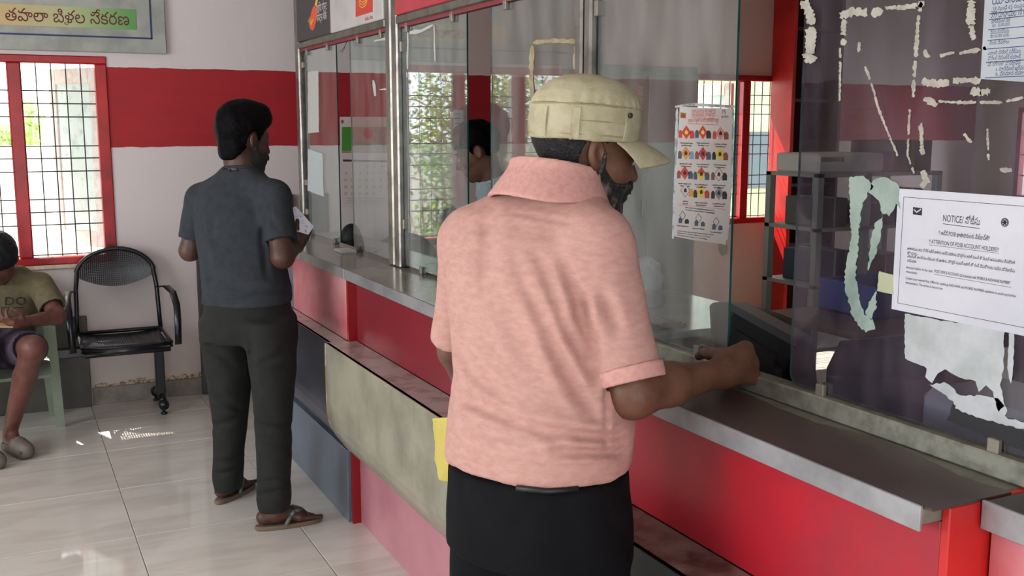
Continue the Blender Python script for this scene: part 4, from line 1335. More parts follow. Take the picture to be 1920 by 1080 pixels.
for sx in (-1, 1):
    tube('eyebrow', [KH.w((sx * .014, .095, .028)), KH.w((sx * .034, .093, .034)), KH.w((sx * .052, .079, .028))], [.004, .005, .003], LASH, ck, 6)
    V, Q = nets(lambda P: ell(KH.loc(P), (sx * .033, .087, .004), (.0115, .0115, .0105)), KH.w((sx * .033, .087, .004)) - .02, KH.w((sx * .033, .087, .004)) + .02, .003)
    mesh('eye', V, Q, EYE, ck, True)

# ================================================================== seated person bent over a phone
SD = 5.36
saz = R(-172)
st_ = thing('person', (-.05, 5.85, 0), 'person in olive T-shirt and purple shorts seated with bowed head over a phone', 'person', 'people')
SK4 = skin_mat('skin_reddish_brown', '#6e463c', '#583630')
sc_ = pd(2, 585, 5.42)
sf = np.array([math.sin(saz), math.cos(saz), 0]); sr = np.array([math.cos(saz), -math.sin(saz), 0])   # sr = his right (left in the picture)
srow = []
for py, cpx, a, b_, d in [(668, 0, .170, .140, 5.52), (630, 1, .168, .138, 5.48), (585, 3, .175, .130, 5.42), (545, 5, .180, .118, 5.38), (518, 6, .150, .105, 5.34), (500, 4, .100, .085, 5.31)]:
    p = pd(cpx, py, d); srow.append((p[2], p[0], p[1], a, b_))
SH = Head(pd(-2, 487, 5.18), math.degrees(saz) + 0, 62, 0, 1.04)
snb = pd(4, 512, 5.32)
sLS, sRS = pd(74, 533, 5.36), pd(-66, 533, 5.36)
sLE, sRE = pd(108, 594, 5.26), pd(-100, 594, 5.26)
sLW, sRW = pd(44, 604, 5.06), pd(-34, 608, 5.06)
sKL = hand_prims(sLW, nrm(pd(12, 606, 4.98) - sLW), np.array([0, .35, 1.0]), (.7, .6, .6, .6), side=-1, sc=.98, thumb=(.9, .5))
sKR = hand_prims(sRW, nrm(pd(-8, 612, 4.98) - sRW), np.array([0, .35, 1.0]), (.7, .6, .6, .6), side=1, sc=.98, thumb=(.9, .5))
sHL, sHR = pd(28, 655, 5.48), pd(-28, 655, 5.48)
sNL, sNR = pd(62, 652, 5.00), pd(-60, 655, 5.00)
sAL, sAR = at(17, 815, Z=.10), at(-22, 830, Z=.10)
hL, tL = at(12, 832, Z=.03), at(52, 850, Z=.03)
hL, tL = fix_len(hL, tL, .24)
hR, tR = at(-40, 850, Z=.03), at(4, 872, Z=.03)
hR, tR = fix_len(hR, tR, .24)
sAL[:2] = (hL + nrm(tL - hL) * .05)[:2]; sAR[:2] = (hR + nrm(tR - hR) * .05)[:2]
def seat_body(P):
    d = stack(P, [(z, x, y, a - .02, b_ - .02) for z, x, y, a, b_ in srow if a > .11], saz)
    d = smin(d, rc(P, snb, SH.w((0, -.02, -.05)), .058, .054), .03); d = smin(d, SH.skin(P), .012)
    for s_, e, w, K in ((sLS, sLE, sLW, sKL), (sRS, sRE, sRW, sKR)):
        d = smin(d, hand_sdf(P, K, chain(P, [s_, e, w], [.047, .042, .026], .02)), .012)
    for h, k, a, he, to in ((sHL, sNL, sAL, hL, tL), (sHR, sNR, sAR, hR, tR)):
        d = smin(d, chain(P, [h, k], [.082, .060], .02), .03)
        d = smin(d, chain(P, [k, k * .65 + a * .35 + np.array([0, .02, 0]), a], [.056, .054, .034], .02), .02)
        d = smin(d, foot(P, he, to, .012), .02)
    return d
blob_multi('body', [(seat_body, (-.75, 5.05, 0), (.62, 6.15, 1.12), .0115), (seat_body, *kbox(sKL), .005)], SK4, st_)
sld = nrm(sLE - sLS); sle = sLS + sld * .17; srd = nrm(sRE - sRS); sre = sRS + srd * .17
def seat_shirt(P):
    d = stack(P, srow, saz)
    d = smin(d, rc(P, sLS, snb - np.array([0, 0, .03]), .060, .060), .04); d = smin(d, rc(P, sRS, snb - np.array([0, 0, .03]), .060, .060), .04)
    for s_, e, u in ((sLS, sle, sld), (sRS, sre, srd)):
        d = smin(d, smax(rc(P, s_, e, .066, .068), (P - e) @ u, .003), .02)
    d = d + .0045 * tn(P, 20, 5)
    for s_, e, u in ((sLS, sle, sld), (sRS, sre, srd)):
        tq = (P - e) @ u
        d = np.maximum(d, np.minimum(-rc(P, e - u * .1, e + u * .1, .054, .054), np.minimum(tq + .04, .012 - tq)))
    return d
OLV = mat('olive_jersey', '#6b634c', .85, col2='#5f5843', vs=30, bump=.25, bs=400, spec=.2)
ss = blob('t_shirt', seat_shirt, (-.6, 5.1, .45), (.6, 6.2, 1.05), .009, OLV, st_)
def seat_shorts(P):
    d = stack(P, [(srow[0][2] + .06, srow[0][1], srow[0][2] * 0 + sHL[1] + .03, .17, .13), (.38, srow[0][1], sHL[1] + .02, .18, .15)], saz)
    for h, k in ((sHL, sNL), (sHR, sNR)):
        e = h * .16 + k * .84
        q = rc(P, h, e, .098, .086); u = nrm(e - h); q = smax(q, (P - e) @ u, .004); d = smin(d, q, .03)
        d = np.maximum(d, np.minimum(-rc(P, h * .5 + e * .5, k, .074, .070), np.minimum((P - e) @ u + .03, .02 - (P - e) @ u)))
    return d + .005 * tn(P, 24, 7)
PURP = mat('purple_shorts_cloth', '#3a2f42', .8, col2='#5f5366', vs=16, lo=.5, hi=.7, bump=.2, bs=200)
blob('shorts', seat_shorts, (-.55, 5.0, .30), (.55, 6.2, .70), .010, PURP, st_)
lo, hi = SH.box(.03)
blob('hair', lambda P: SH.hair(P, .014, None, .003, 85, 0), lo, hi, .0075, mat('blue_black_hair', '#0c0d14', .5, col2='#14151e', vs=30, bump=.5, bs=160, spec=.25), st_)
CLOG = mat('grey_foam_clog', '#6f6660', .75, col2='#5e5650', vs=20, bump=.2)
for he, to in ((hL, tL), (hR, tR)):
    u = nrm(to - he); s_ = np.array([u[1], -u[0], 0])
    def clog(P):
        d = rc(P, he + u * .14 + [0, 0, .02], he + u * .215 + [0, 0, .012], .046, .040)
        d = smin(d, rc(P, he + u * .02 + [0, 0, -.004], he + u * .2 + [0, 0, -.004], .034, .040), .02)
        d = np.maximum(d, .003 - P[:, 2])
        d = np.maximum(d, -rc(P, he + u * .02 + [0, 0, .035], he + u * .10 + [0, 0, .055], .034, .032))
        d = d + .004 * np.clip(np.sin(((P - he) @ s_) * 420), 0, 1) * ((((P - he) @ u) > .11) & (((P - he) @ u) < .165)) * (P[:, 2] > .04)
        return d
    blob('clog', clog, np.minimum(he, to) - np.array([.07, .07, .03]), np.maximum(he, to) + np.array([.07, .07, .07]), .005, CLOG, st_)
ph = thing('mobile_phone', pd(2, 606, 4.97), 'slim mobile phone held in the hands of the seated person', 'phone')
V, F = box_geo(-.035, .035, -.072, .072, -.004, .004, .003)
q = pd(-4, 606, 4.99)
cth, sth = math.cos(R(80)), math.sin(R(80))
V = V @ np.array([[cth, -sth, 0], [sth, cth, 0], [0, 0, 1]]).T
V = V @ np.array([[1, 0, 0], [0, math.cos(R(25)), -math.sin(R(25))], [0, math.sin(R(25)), math.cos(R(25))]]).T + q
mesh('case', V, F, mat('tan_phone_case', '#a58a63', .4), ph)

# ------------------------------------------------------------------ lettering
def text_geo(body, res=3, bold=0.0):
    cu = bpy.data.curves.new('lettering', 'FONT'); cu.body = body; cu.size = 1.0; cu.resolution_u = res; cu.fill_mode = 'NONE'
    if bold: cu.offset = bold
    o = bpy.data.objects.new('lettering', cu); COL.objects.link(o)
    dg = bpy.context.evaluated_depsgraph_get()
    me = o.evaluated_get(dg).to_mesh()
    V = np.array([v.co[:2] for v in me.vertices]) if len(me.vertices) else np.zeros((0, 2))
    E = [tuple(e.vertices) for e in me.edges]
    o.evaluated_get(dg).to_mesh_clear()
    bpy.data.objects.remove(o); bpy.data.curves.remove(cu)
    if len(V) == 0: return V, []
    nxt = {}
    for a, b_ in E: nxt.setdefault(a, []).append(b_); nxt.setdefault(b_, []).append(a)
    seen = set(); loops = []
    for st in range(len(V)):
        if st in seen or st not in nxt: continue
        L_ = [st]; seen.add(st); cur = st
        while True:
            c = [k for k in nxt[cur] if k not in seen]
            if not c: break
            cur = min(c, key=lambda k: abs(k - cur)); seen.add(cur); L_.append(cur)
        if len(L_) > 2: loops.append(V[L_])
    P = []; ed = []
    for L_ in loops:
        n = len(P); P += [Vector(p) for p in L_]; ed += [(n + i, n + (i + 1) % len(L_)) for i in range(len(L_))]
    r = geometry.delaunay_2d_cdt(P, ed, [], 0, 1e-6)
    pts = np.array([tuple(p) for p in r[0]]); tris = np.array(r[2])
    C = pts[tris].mean(1)
    wind = np.zeros(len(C))
    for L_ in loops:
        A = L_; B = np.roll(L_, -1, 0)
        area = np.sum(A[:, 0] * B[:, 1] - B[:, 0] * A[:, 1])
        lo, hi = A.min(0), A.max(0)
        m = np.where((C[:, 0] > lo[0]) & (C[:, 0] < hi[0]) & (C[:, 1] > lo[1]) & (C[:, 1] < hi[1]))[0]
        for i in m:
            x, y = C[i]
            up = (A[:, 1] <= y) != (B[:, 1] <= y)
            with np.errstate(divide='ignore', invalid='ignore'):
                xi = A[:, 0] + (y - A[:, 1]) / (B[:, 1] - A[:, 1]) * (B[:, 0] - A[:, 0])
            s = up & (xi > x)
            wind[i] += np.sum(np.where(B[:, 1] > A[:, 1], 1, -1)[s])
    keep = np.abs(wind) > .5
    return pts, tris[keep].tolist()

def lettering(body, o, u, v, m, parent, width=None, height=None, name='lettering', center=False, bold=0.0, lift=.0006, slant=0):
    """flat letters on a surface: o = left end of the base line, u along the line, v up"""
    P, T = text_geo(body, 3, bold)
    if not len(T): return None
    w = P[:, 0].max() - P[:, 0].min(); h = .72
    sx = width / w if width else (height / h)
    sy = height / h if height else sx
    u = nrm(u); v = nrm(v); n = np.cross(u, v)
    x = (P[:, 0] - P[:, 0].min()) * sx; y = P[:, 1] * sy
    if center: x = x - w * sx / 2
    W = np.asarray(o, float) + x[:, None] * u + y[:, None] * v + n * lift
    return mesh(name, W, T, m, parent)

def sheet_px(name, pts, m, parent=None, X=None, Y=None, t=.0008, nrm_=None):
    """flat piece of paper with the outline seen in the photograph, lying on a wall or glass plane"""
    W = np.array([at(px, py, X=X, Y=Y) for px, py in pts])
    n = np.array([-1.0, 0, 0]) if X is not None else np.array([0, -1.0, 0])
    k = len(W)
    a = sum((np.cross(W[i] - W[0], W[(i + 1) % k] - W[0]) for i in range(1, k - 1)), np.zeros(3))
    if a @ n < 0: W = W[::-1]
    P2 = [Vector((p[1] if X is not None else p[0], p[2])) for p in W]
    tri = geometry.tessellate_polygon([[Vector((*q, 0)) for q in P2]])
    F = []
    for tr in tri:
        q = W[list(tr)]; c = np.cross(q[1] - q[0], q[2] - q[0])
        F.append(list(tr) if c @ n > 0 else list(tr)[::-1])
    V, G = thick(W + n * t, F, t, n)
    return mesh(name, V, G, m, parent)

def ragged(pts, jag, seg=6.0):
    out = []
    for (a, b_) in zip(pts, pts[1:] + pts[:1]):
        L_ = math.hypot(b_[0] - a[0], b_[1] - a[1]); n = max(1, int(L_ / seg))
        for i in range(n):
            f = i / n
            out.append((a[0] + (b_[0] - a[0]) * f + rng.uniform(-jag, jag), a[1] + (b_[1] - a[1]) * f + rng.uniform(-jag, jag)))
    return out
def ribbon(pts, w, jag, seg=8.0):
    P = []
    for (a, b_) in zip(pts[:-1], pts[1:]):
        L_ = math.hypot(b_[0] - a[0], b_[1] - a[1]); n = max(2, int(L_ / seg))
        P += [(a[0] + (b_[0] - a[0]) * i / n, a[1] + (b_[1] - a[1]) * i / n) for i in range(n)]
    P.append(pts[-1])
    A, B = [], []
    for i, p in enumerate(P):
        q = P[min(i + 1, len(P) - 1)]; r_ = P[max(i - 1, 0)]
        dx, dy = q[0] - r_[0], q[1] - r_[1]; L_ = math.hypot(dx, dy) + 1e-6
        k = w / 2 * (.7 + .5 * rng.random()) * (.55 if i in (0, len(P) - 1) else 1)
        A.append((p[0] - dy / L_ * k + rng.uniform(-jag, jag), p[1] + dx / L_ * k)); B.append((p[0] + dy / L_ * k, p[1] - dx / L_ * k + rng.uniform(-jag, jag)))
    return A + B[::-1]

def broken(pts):
    """cut a polyline into a few pieces with small gaps"""
    P = []
    for (a, b_) in zip(pts[:-1], pts[1:]):
        n = max(2, int(math.hypot(b_[0] - a[0], b_[1] - a[1]) / 6)); P += [(a[0] + (b_[0] - a[0]) * i / n, a[1] + (b_[1] - a[1]) * i / n) for i in range(n)]
    P.append(pts[-1]); out = []; i = 0
    while i < len(P) - 1:
        k = rng.randint(3, 8); q = P[i:i + k + 1]
        if len(q) > 1: out.append(q)
        i += k + (1 if rng.random() < .5 else 0)
    return out

INK = mat('black_ink', '#1d1d22', .7); NAVYI = mat('navy_ink', '#22305e', .7); REDI = mat('red_ink', '#b5382c', .7); MAROON = mat('maroon_ink', '#5d1a16', .6)
PAPER = mat('notice_paper', '#c8c8d0', .75, col2='#bcbcc6', vs=4)
UY, UX, UZ = np.array([0, -1.0, 0]), np.array([1.0, 0, 0]), np.array([0, 0, 1.0])

# ---- painted board above the window
sb = thing('name_board', (.1, 6.35, 2.0), 'grey painted board with blue border and Telugu lettering above the window', 'sign board')
box('board', -.75, .903, 6.338, YW - .001, 2.006, 2.62, mat('grey_board_paint', '#a5a8a1', .6, col2='#8e918b', vs=6, bump=.06), sb, bev=.004)
BLU = mat('blue_border_paint', '#1d2d5e', .5)
box('border_line', -.66, .828, 6.335, 6.338, 2.085, 2.094, BLU, sb); box('border_line', .819, .828, 6.335, 6.338, 2.085, 2.56, BLU, sb)
def banner_mat():
    m = bpy.data.materials.new('banner_paint'); m.use_nodes = True; N = m.node_tree.nodes; L = m.node_tree.links
    tc = N.new('ShaderNodeTexCoord'); sp = N.new('ShaderNodeSeparateXYZ'); L.new(tc.outputs['Object'], sp.inputs[0])
    mr = N.new('ShaderNodeMapRange'); mr.inputs['From Min'].default_value = -.12; mr.inputs['From Max'].default_value = .62; L.new(sp.outputs['X'], mr.inputs['Value'])
    r = N.new('ShaderNodeValToRGB'); e = r.color_ramp.elements
    e[0].position = 0; e[0].color = (*lin('#c9a877'), 1); e[1].position = 1; e[1].color = (*lin('#5f9a55'), 1)
    q = e.new(.55); q.color = (*lin('#b3b98c'), 1)
    L.new(mr.outputs[0], r.inputs[0]); L.new(r.outputs[0], N['Principled BSDF'].inputs['Base Color']); N['Principled BSDF'].inputs['Roughness'].default_value = .6
    return m
bn = box('banner', -.2, .745, 6.3345, 6.338, 2.135, 2.245, banner_mat(), sb)
lettering('తపాలా బిళల సేకరణ', (.083, 6.3343, 2.158), UX, UZ, MAROON, bn, width=.625, height=.068, bold=.03)
lettering('ల', (.372, 6.3343, 2.146), UX, UZ, MAROON, bn, height=.024, bold=.02)

# ---- boards above the glass screens
XB = 1.392
def over_board(label, y0, y1, z0, z1, m, nm='sign_panel'):
    t = thing(nm, (XB, (y0 + y1) / 2, z0), label, 'sign board')
    box('panel', XB, XB + .012, y0, y1, z0, z1, m, t, bev=.003)
    return t
CHB = mat('charcoal_sign', '#3b363b', .45, col2='#332f34', vs=5)
WHB = mat('white_sign', '#bcb7b6', .4, col2='#aca7a6', vs=6, lo=.5, hi=.75)
s1 = over_board('charcoal sign panel with an orange feather logo and Hindi lettering', 4.735, 5.32, 2.016, 2.46, CHB)
s2 = over_board('white sign panel with a red square postal logo', 4.01, 4.73, 2.016, 2.46, WHB)
s3 = over_board('plain red sign panel above the middle glass screen', 2.49, 3.87, 2.016, 2.46, mat('red_sign', '#b23a45', .5, col2='#a2323d', vs=4))
def gp(px, py): return at(px, py, X=XB - .0002)
ORG = mat('orange_print', '#d5552d', .5); YEL = mat('yellow_print', '#d9b548', .5); GWH = mat('white_print', '#c9c5c6', .6); RSQ = mat('red_square_print', '#c0392f', .5)
def blade(parent, pts, m, nm):
    return sheet_px(nm, pts, m, parent, X=XB, t=.0006)
blade(s1, [(581, 36), (585, 18), (590, 9), (595, 14), (594, 32), (591, 48), (587, 57), (583, 56), (580, 48)], ORG, 'logo_feather')
blade(s1, [(590, 10), (594, -8), (598, -12), (595, 6), (593, 14)], YEL, 'logo_quill')
for k in range(4):
    tube('logo_stripe', [gp(577 + k, 40 - 2.5 * k), gp(581 + k, 43 - 1.5 * k), gp(584, 47), gp(586 + k * .5, 38 - k)], .0016, YEL, s1, 5)
for i, b_ in enumerate(('इंडिया पोस्ट', 'पेमेंट्स बैंक')):
    o = gp(594, 24 + 18 * i)
    lettering(b_, o, UY, UZ, GWH, s1, width=.17, height=.036, bold=.006)
ra = [gp(667, -22), gp(667, 32), gp(699, 22), gp(699, -30)]
blade(s2, [(667, -22), (667, 32), (699, 22), (699, -30)], RSQ, 'logo_square')
for k in range(4):
    tube('logo_wave', [gp(672 + k * 1.6, 2 - k * 5), gp(675 + k, 12 - k * 5), gp(680, 14.5 - k * 5), gp(686, 10 - k * 5), gp(690 - k, -4 - k * 5)], .0022, YEL, s2, 5)
lettering('India Post', gp(685, 39), UY, UZ, REDI, s2, width=.10, height=.017)

# ---- notice on the smeared pane
XN = XG - .0042
nt_ = thing('paper_notice', at(1800, 600, X=XN), 'white printed notice sheet taped to the smeared glass pane', 'notice')
y0, y1, z0, z1 = 1.356, 1.058, 1.2775, 1.492
box('sheet', XN - .0006, XN + .0, y1, y0, z0, z1, PAPER, nt_)
XI = XN - .0008
def np_(px, py): return at(px, py, X=XI)
def nline(a, b_, w, m=INK, parent=nt_, nm='rule'):
    a = np_(*a); b_ = np_(*b_); d = nrm(b_ - a); s_ = np.cross(d, [1, 0, 0])
    V, F = thick(np.array([a - s_ * w, b_ - s_ * w, b_ + s_ * w, a + s_ * w]), [[0, 1, 2, 3]], .0002, [-1, 0, 0]); return mesh(nm, V, F, m, parent)
y2, z2 = 1.342, 1.478
for (ya, yb, za, zb) in ((y2, 1.072, z2, z2), (y2, 1.072, 1.2905, 1.2905), (y2, y2, 1.2905, z2), (1.072, 1.072, 1.2905, z2)):
    box('border_rule', XI - .0001, XI + .0001, min(ya, yb) - .0004, max(ya, yb) + .0004, za - .0004, zb + .0004, INK, nt_)
def ntext(body, px, py, width, h, bold=0.0, m=INK):
    o = np_(px, py); return lettering(body, o, UY, UZ, m, nt_, width=width, height=h, bold=bold, lift=.0001)
def wid(px0, px1, py): return abs(np_(px0, py)[1] - np_(px1, py)[1])
ntext('NOTICE/ నోటీసు', 1768, 415, wid(1768, 1838, 418), .0118, .014)
nline((1768, 419.5), (1837, 428.5), .0005)
ntext('!! అన్ని POSB ఖాతాదారులకు విజ్ఞప్తి!!', 1760, 440, wid(1760, 1856, 445), .0075, .004)
ntext('!! ATTENTION OF POSB ACCOUNT HOLDERS!!', 1742, 456, wid(1742, 1873, 465), .0072, .008)
nline((1742, 459), (1873, 475), .0003)
for k, (b_, x1) in enumerate((('ఖాతాదారులు తమ పోస్ట్ ఆఫీస్ ఖాతాను (అన్ని పథకాలు) మొబైల్ & ఆధార్ నంబర్ తో వెంటనే అనుసంధానం చేసుకోవాలి', 1905), ('కొరకు', 1720), ('ఎటువంటి ఆలస్యం లేకుండా మీ ఖాతాను మొబైల్ నంబర్ ఆధార్ తో లింక్ చేసుకోగలరు సమీప పోస్టాఫీసు', 1905), ('ఈ సేవ ఉచితం', 1718))):
    py = 467 + 8.6 * k if k < 2 else 481 + 8.6 * (k - 2)
    ntext(b_, 1701, py + 1, wid(1701, x1, py), .0050)
ntext('Account holders in this post', 1699, 503, wid(1699, 1749, 505), .0046)
ntext('"POST OFFICE ACCOUNT (all schemes) with MOBILE & AADHAAR NUMBER"', 1751, 511, wid(1751, 1896, 525), .0052, .010)
nline((1751, 514), (1896, 539), .0003)
ntext('immediately.', 1699, 511, wid(1699, 1720, 512), .0044)
ntext('Contact your nearest Post Office for updating AADHAAR and MOBILE NUMBER updation to avoid any further', 1698, 523, wid(1698, 1908, 540), .0046)
ntext('inconvenience. The service is free of cost', 1698, 531.5, wid(1698, 1768, 535), .0046)
q = [np_(1712, 388), np_(1729, 390.5), np_(1728.5, 404), np_(1711.5, 402)]
V, F = thick(np.array(q)[::-1], [[0, 1, 2, 3]], .0002, [-1, 0, 0]); mesh('logo_square', V, F, INK, nt_)
tube('logo_wave', [np_(1714, 393), np_(1719, 398), np_(1727, 392.5)], .0014, PAPER, nt_, 5)
cc = np_(1884, 417)
for r_ in (.0066, .0052):
    tube('emblem_ring', [cc + r_ * np.array([0, math.cos(a), math.sin(a)]) for a in np.linspace(0, 6.283, 25)[:-1]], .0005, INK, nt_, 5, True)
for a in range(3):
    tube('emblem_spoke', [cc - .004 * np.array([0, math.cos(a * 1.05), math.sin(a * 1.05)]), cc + .004 * np.array([0, math.cos(a * 1.05), math.sin(a * 1.05)])], .0011, INK, nt_, 5)

# ---- torn paper and peeled glue on the same pane
TORN = mat('torn_white_paper', '#b9bcc0', .8, col2='#a3a8a8', vs=12, bump=.2, bs=30)
tp = thing('torn_paper', at(1790, 690, X=XN), 'torn white paper remains hanging under the printed notice', 'paper')
sheet_px('sheet', ragged([(1697, 588), (1760, 600), (1883, 618), (1882, 690), (1876, 720), (1884, 760), (1872, 772), (1862, 735), (1850, 722), (1836, 735), (1830, 715), (1800, 708), (1772, 692), (1758, 700), (1748, 718), (1735, 706), (1738, 690), (1716, 680), (1697, 672)], 1.2), TORN, tp, X=XN + .0003)
sheet_px('torn_strip', ragged([(1745, 722), (1775, 716), (1800, 740), (1840, 742), (1872, 748), (1890, 768), (1880, 785), (1840, 778), (1800, 766), (1776, 742)], 2.0), TORN, tp, X=XN + .0003)
sheet_px('torn_strip', ragged([(1893, 626), (1902, 626), (1900, 690), (1896, 720), (1889, 690)], 1.0), TORN, tp, X=XN)
BLK = mat('black_smear', '#0d0d12', .5)
sheet_px('dark_backing', ragged([(1790, 752), (1840, 768), (1920, 792), (1920, 845), (1870, 828), (1776, 788)], 1.5), BLK, tp, X=XN + .0006)
sheet_px('torn_strip', ragged([(1795, 757), (1850, 772), (1920, 792), (1920, 804), (1880, 796), (1830, 782), (1792, 766)], 2.0), TORN, tp, X=XN)
GLUE = mat('pale_glue_residue', '#aaa59a', .85, col2='#8d8880', vs=30, bump=.3, bs=60)
GLUEG = mat('green_paper_residue', '#93a299', .85, col2='#7b8d85', vs=14, bump=.2, bs=50)
gg = thing('paper_residue', at(1620, 480, X=XN), 'peeled pale green paper scraps stuck left of the printed notice', 'paper scrap')
for pts in ([(1594, 332), (1622, 330), (1640, 350), (1628, 362), (1618, 380), (1612, 420), (1608, 480), (1604, 520), (1612, 560), (1622, 590), (1636, 598), (1641, 618), (1625, 622), (1608, 610), (1596, 585), (1586, 545), (1584, 520), (1590, 480), (1598, 440), (1594, 400), (1592, 360)],
            [(1636, 338), (1660, 332), (1686, 345), (1688, 392), (1680, 382), (1668, 404), (1655, 400), (1645, 372), (1630, 362)],
            [(1642, 418), (1656, 405), (1650, 450), (1642, 480), (1628, 508), (1632, 460)], [(1643, 545), (1644, 575), (1634, 600), (1622, 588), (1632, 562)]):
    sheet_px('scrap', ragged(pts, 2.0, 5.0), GLUEG, gg, X=XN)
sheet_px('scrap', ragged([(1649, 508), (1675, 515), (1677, 553), (1645, 545)], .8), mat('pale_yellow_paper', '#a9ad8e', .8), gg, X=XN)
gl = thing('glue_residue', at(1650, 100, X=XN), 'dried glue outlines of removed posters high on the smeared glass', 'glue residue')
for pts, w in (([(1508, 0), (1522, 40), (1518, 118)], 22), ([(1575, 30), (1600, 22), (1640, 24), (1655, 18)], 16), ([(1660, 15), (1700, 14), (1735, 6)], 12), ([(1583, 36), (1582, 85)], 11), ([(1576, 90), (1575, 190)], 5), ([(1728, 4), (1722, 40), (1718, 100), (1712, 182)], 8),
               ([(1822, 0), (1820, 40), (1826, 75)], 14), ([(1732, 95), (1742, 108)], 10), ([(1762, 105), (1790, 98)], 6), ([(1800, 100), (1850, 90)], 8), ([(1728, 152), (1760, 158), (1800, 150), (1845, 152)], 14), ([(1735, 185), (1758, 198)], 16), ([(1760, 190), (1800, 192), (1880, 192), (1920, 183)], 6), ([(1820, 172), (1858, 172)], 16),
               ([(1622, 125), (1634, 155), (1648, 205), (1662, 240), (1686, 298)], 5), ([(1706, 205), (1702, 290), (1714, 325)], 4), ([(1727, 230), (1730, 290)], 9), ([(1728, 320), (1740, 340), (1726, 350)], 13), ([(1612, 78), (1610, 105)], 7), ([(1875, 318), (1898, 320)], 10), ([(1852, 240), (1854, 300)], 4), ([(1808, 250), (1822, 268)], 7)):
    for pc_ in broken(pts): sheet_px('glue_line', ragged(ribbon(pc_, w * rng.uniform(.75, 1.1), .8), w * .10 + .4, 4.0), GLUE, gl, X=XN)
bl = thing('paper_notice', at(1880, 140, X=XN), 'blue printed notice pasted at the upper end of the smeared pane', 'notice')
sheet_px('sheet', [(1848, -20), (1990, -14), (1985, 158), (1839, 148)], mat('bluish_paper', '#a9aeb4', .75, col2='#9aa0a8', vs=5), bl, X=XN)
for k, (b_, px, py, w, h) in enumerate((('యాక్సిడెంట్', 1860, 9, .075, .014), ('18 నుండి 65 సంవత్సరాల', 1862, 20, .075, .006), ('399 రూపాయల 10 లక్షల', 1858, 34, .078, .011), ('యాక్సిడెంటల్ డెత్', 1858, 44, .035, .006), ('రూ. 10,00,000', 1860, 51, .032, .005), ('వైద్య ప్రయోజనం', 1857, 64, .034, .006), ('రూ 60,000 వరకు', 1857, 71, .034, .005), ('నెలకు వివరాలు', 1855, 84, .036, .006), ('ఎలాంటి మెడికల్ పరీక్షలు', 1852, 103, .06, .006), ('పోస్టల్ పేమెంట్స్ బ్యాంక్', 1852, 113, .06, .006), ('మీ దగ్గరలో పోస్టాఫీస్', 1852, 124, .06, .006), ('a. హాస్పిటల్ ఖర్చు', 1867, 133, .05, .006), ('b. ప్రమాద బీమా', 1867, 142, .05, .006))):
    lettering(b_, at(px, py, X=XI), UY, UZ, NAVYI, bl, width=w, height=h, bold=.006, lift=.0001)
for py in (26, 37, 56, 76, 92, 117, 146):
    a, c = at(1857 - py * .07, py, X=XI), at(1857 - py * .07, py, X=XI)
    box('rule', XI - .0001, XI + .0001, a[1] - .1, a[1], a[2] - .0006, a[2] + .0006, NAVYI, bl)

# ---- prohibited goods poster
XP = XG - .0042
po = thing('poster', at(1318, 440, X=XP), 'white laminated poster of hazard diamonds taped to the near glass', 'poster')
PW = mat('poster_paper', '#b9b3b0', .35, col2='#aea8a6', vs=5)
sheet_px('sheet', [(1275, 200), (1373, 204), (1371, 300), (1366, 420), (1361, 459), (1300, 450), (1264, 443), (1268, 320)], PW, po, X=XP)
TAPEC = mat('clear_tape', '#aeb8bb', .15, col2='#7d8789', vs=50, lo=.45, hi=.6, spec=.8)
for pts, w in (([(1266, 200), (1300, 196), (1378, 200)], 6), ([(1270, 204), (1267, 320), (1262, 448)], 5), ([(1375, 204), (1373, 320), (1364, 450)], 4)):
    sheet_px('tape', ribbon(pts, w, .5), TAPEC, po, X=XP + .0004)
sheet_px('tape', ragged([(1347, 456), (1363, 460), (1361, 474), (1355, 480), (1349, 474)], .6), mat('brown_tape_end', '#6f6a58', .4), po, X=XP)
XQ = XP - .0009
def pg(px, py): return at(px, py, X=XQ)
def pshape(nm, pts, m): return sheet_px(nm, pts, m, po, X=XQ + .0002, t=.0003)
def ptext(b_, px, py, pw, h, m=INK, bold=.006):
    o = pg(px, py); return lettering(b_, o, UY, UZ, m, po, width=abs(pg(px, py)[1] - pg(px + pw, py)[1]), height=h, bold=bold, lift=.0001)
ptext('ITEMS/GOODS PROHIBITED', 1297, 212, 45, .008, REDI, .014); ptext('FOR BOOKING OF PARCELS', 1297, 219, 44, .008, REDI, .014)
pshape('rule', [(1297, 220.5), (1341, 222.5), (1341, 223.2), (1297, 221.2)], REDI)
ptext('पार्सल की बुकिंग के लिए प्रतिबंधित वस्तुएं', 1290, 229.5, 58, .0085, REDI, .010)
pshape('rule', [(1290, 231.5), (1348, 234.0), (1348, 234.7), (1290, 232.2)], REDI)
pshape('logo_square', [(1276, 211), (1286, 212), (1286, 222), (1276, 221)], mat('brown_logo_print', '#8a4a22', .6)); pshape('logo_wave', [(1278, 215), (1281, 218), (1285, 213), (1281, 220)], YEL)
ptext('75', 1353, 213, 8, .008, INK); ptext('अमृत महोत्सव', 1352, 221, 14, .005, INK)
RD = mat('red_print', '#b03427', .6); OR = mat('ochre_print', '#bf7f2e', .6); CR = mat('crimson_print', '#a82a3a', .6); YL = mat('hazard_yellow', '#c8ae2c', .6); DKB = mat('dark_blue_print', '#33465c', .6); BRN = mat('brown_print', '#74412a', .6)
def diamond(cx, cy, m, w=9, h=13, outline=False):
    if outline:
        pshape('diamond', [(cx, cy - h), (cx + w, cy), (cx, cy + h), (cx - w, cy)], INK)
        sheet_px('diamond', [(cx, cy - h + 1.4), (cx + w - 1, cy), (cx, cy + h - 1.4), (cx - w + 1, cy)], m, po, X=XQ, t=.0003)
    else:
        pshape('diamond', [(cx, cy - h), (cx + w, cy), (cx, cy + h), (cx - w, cy)], m)
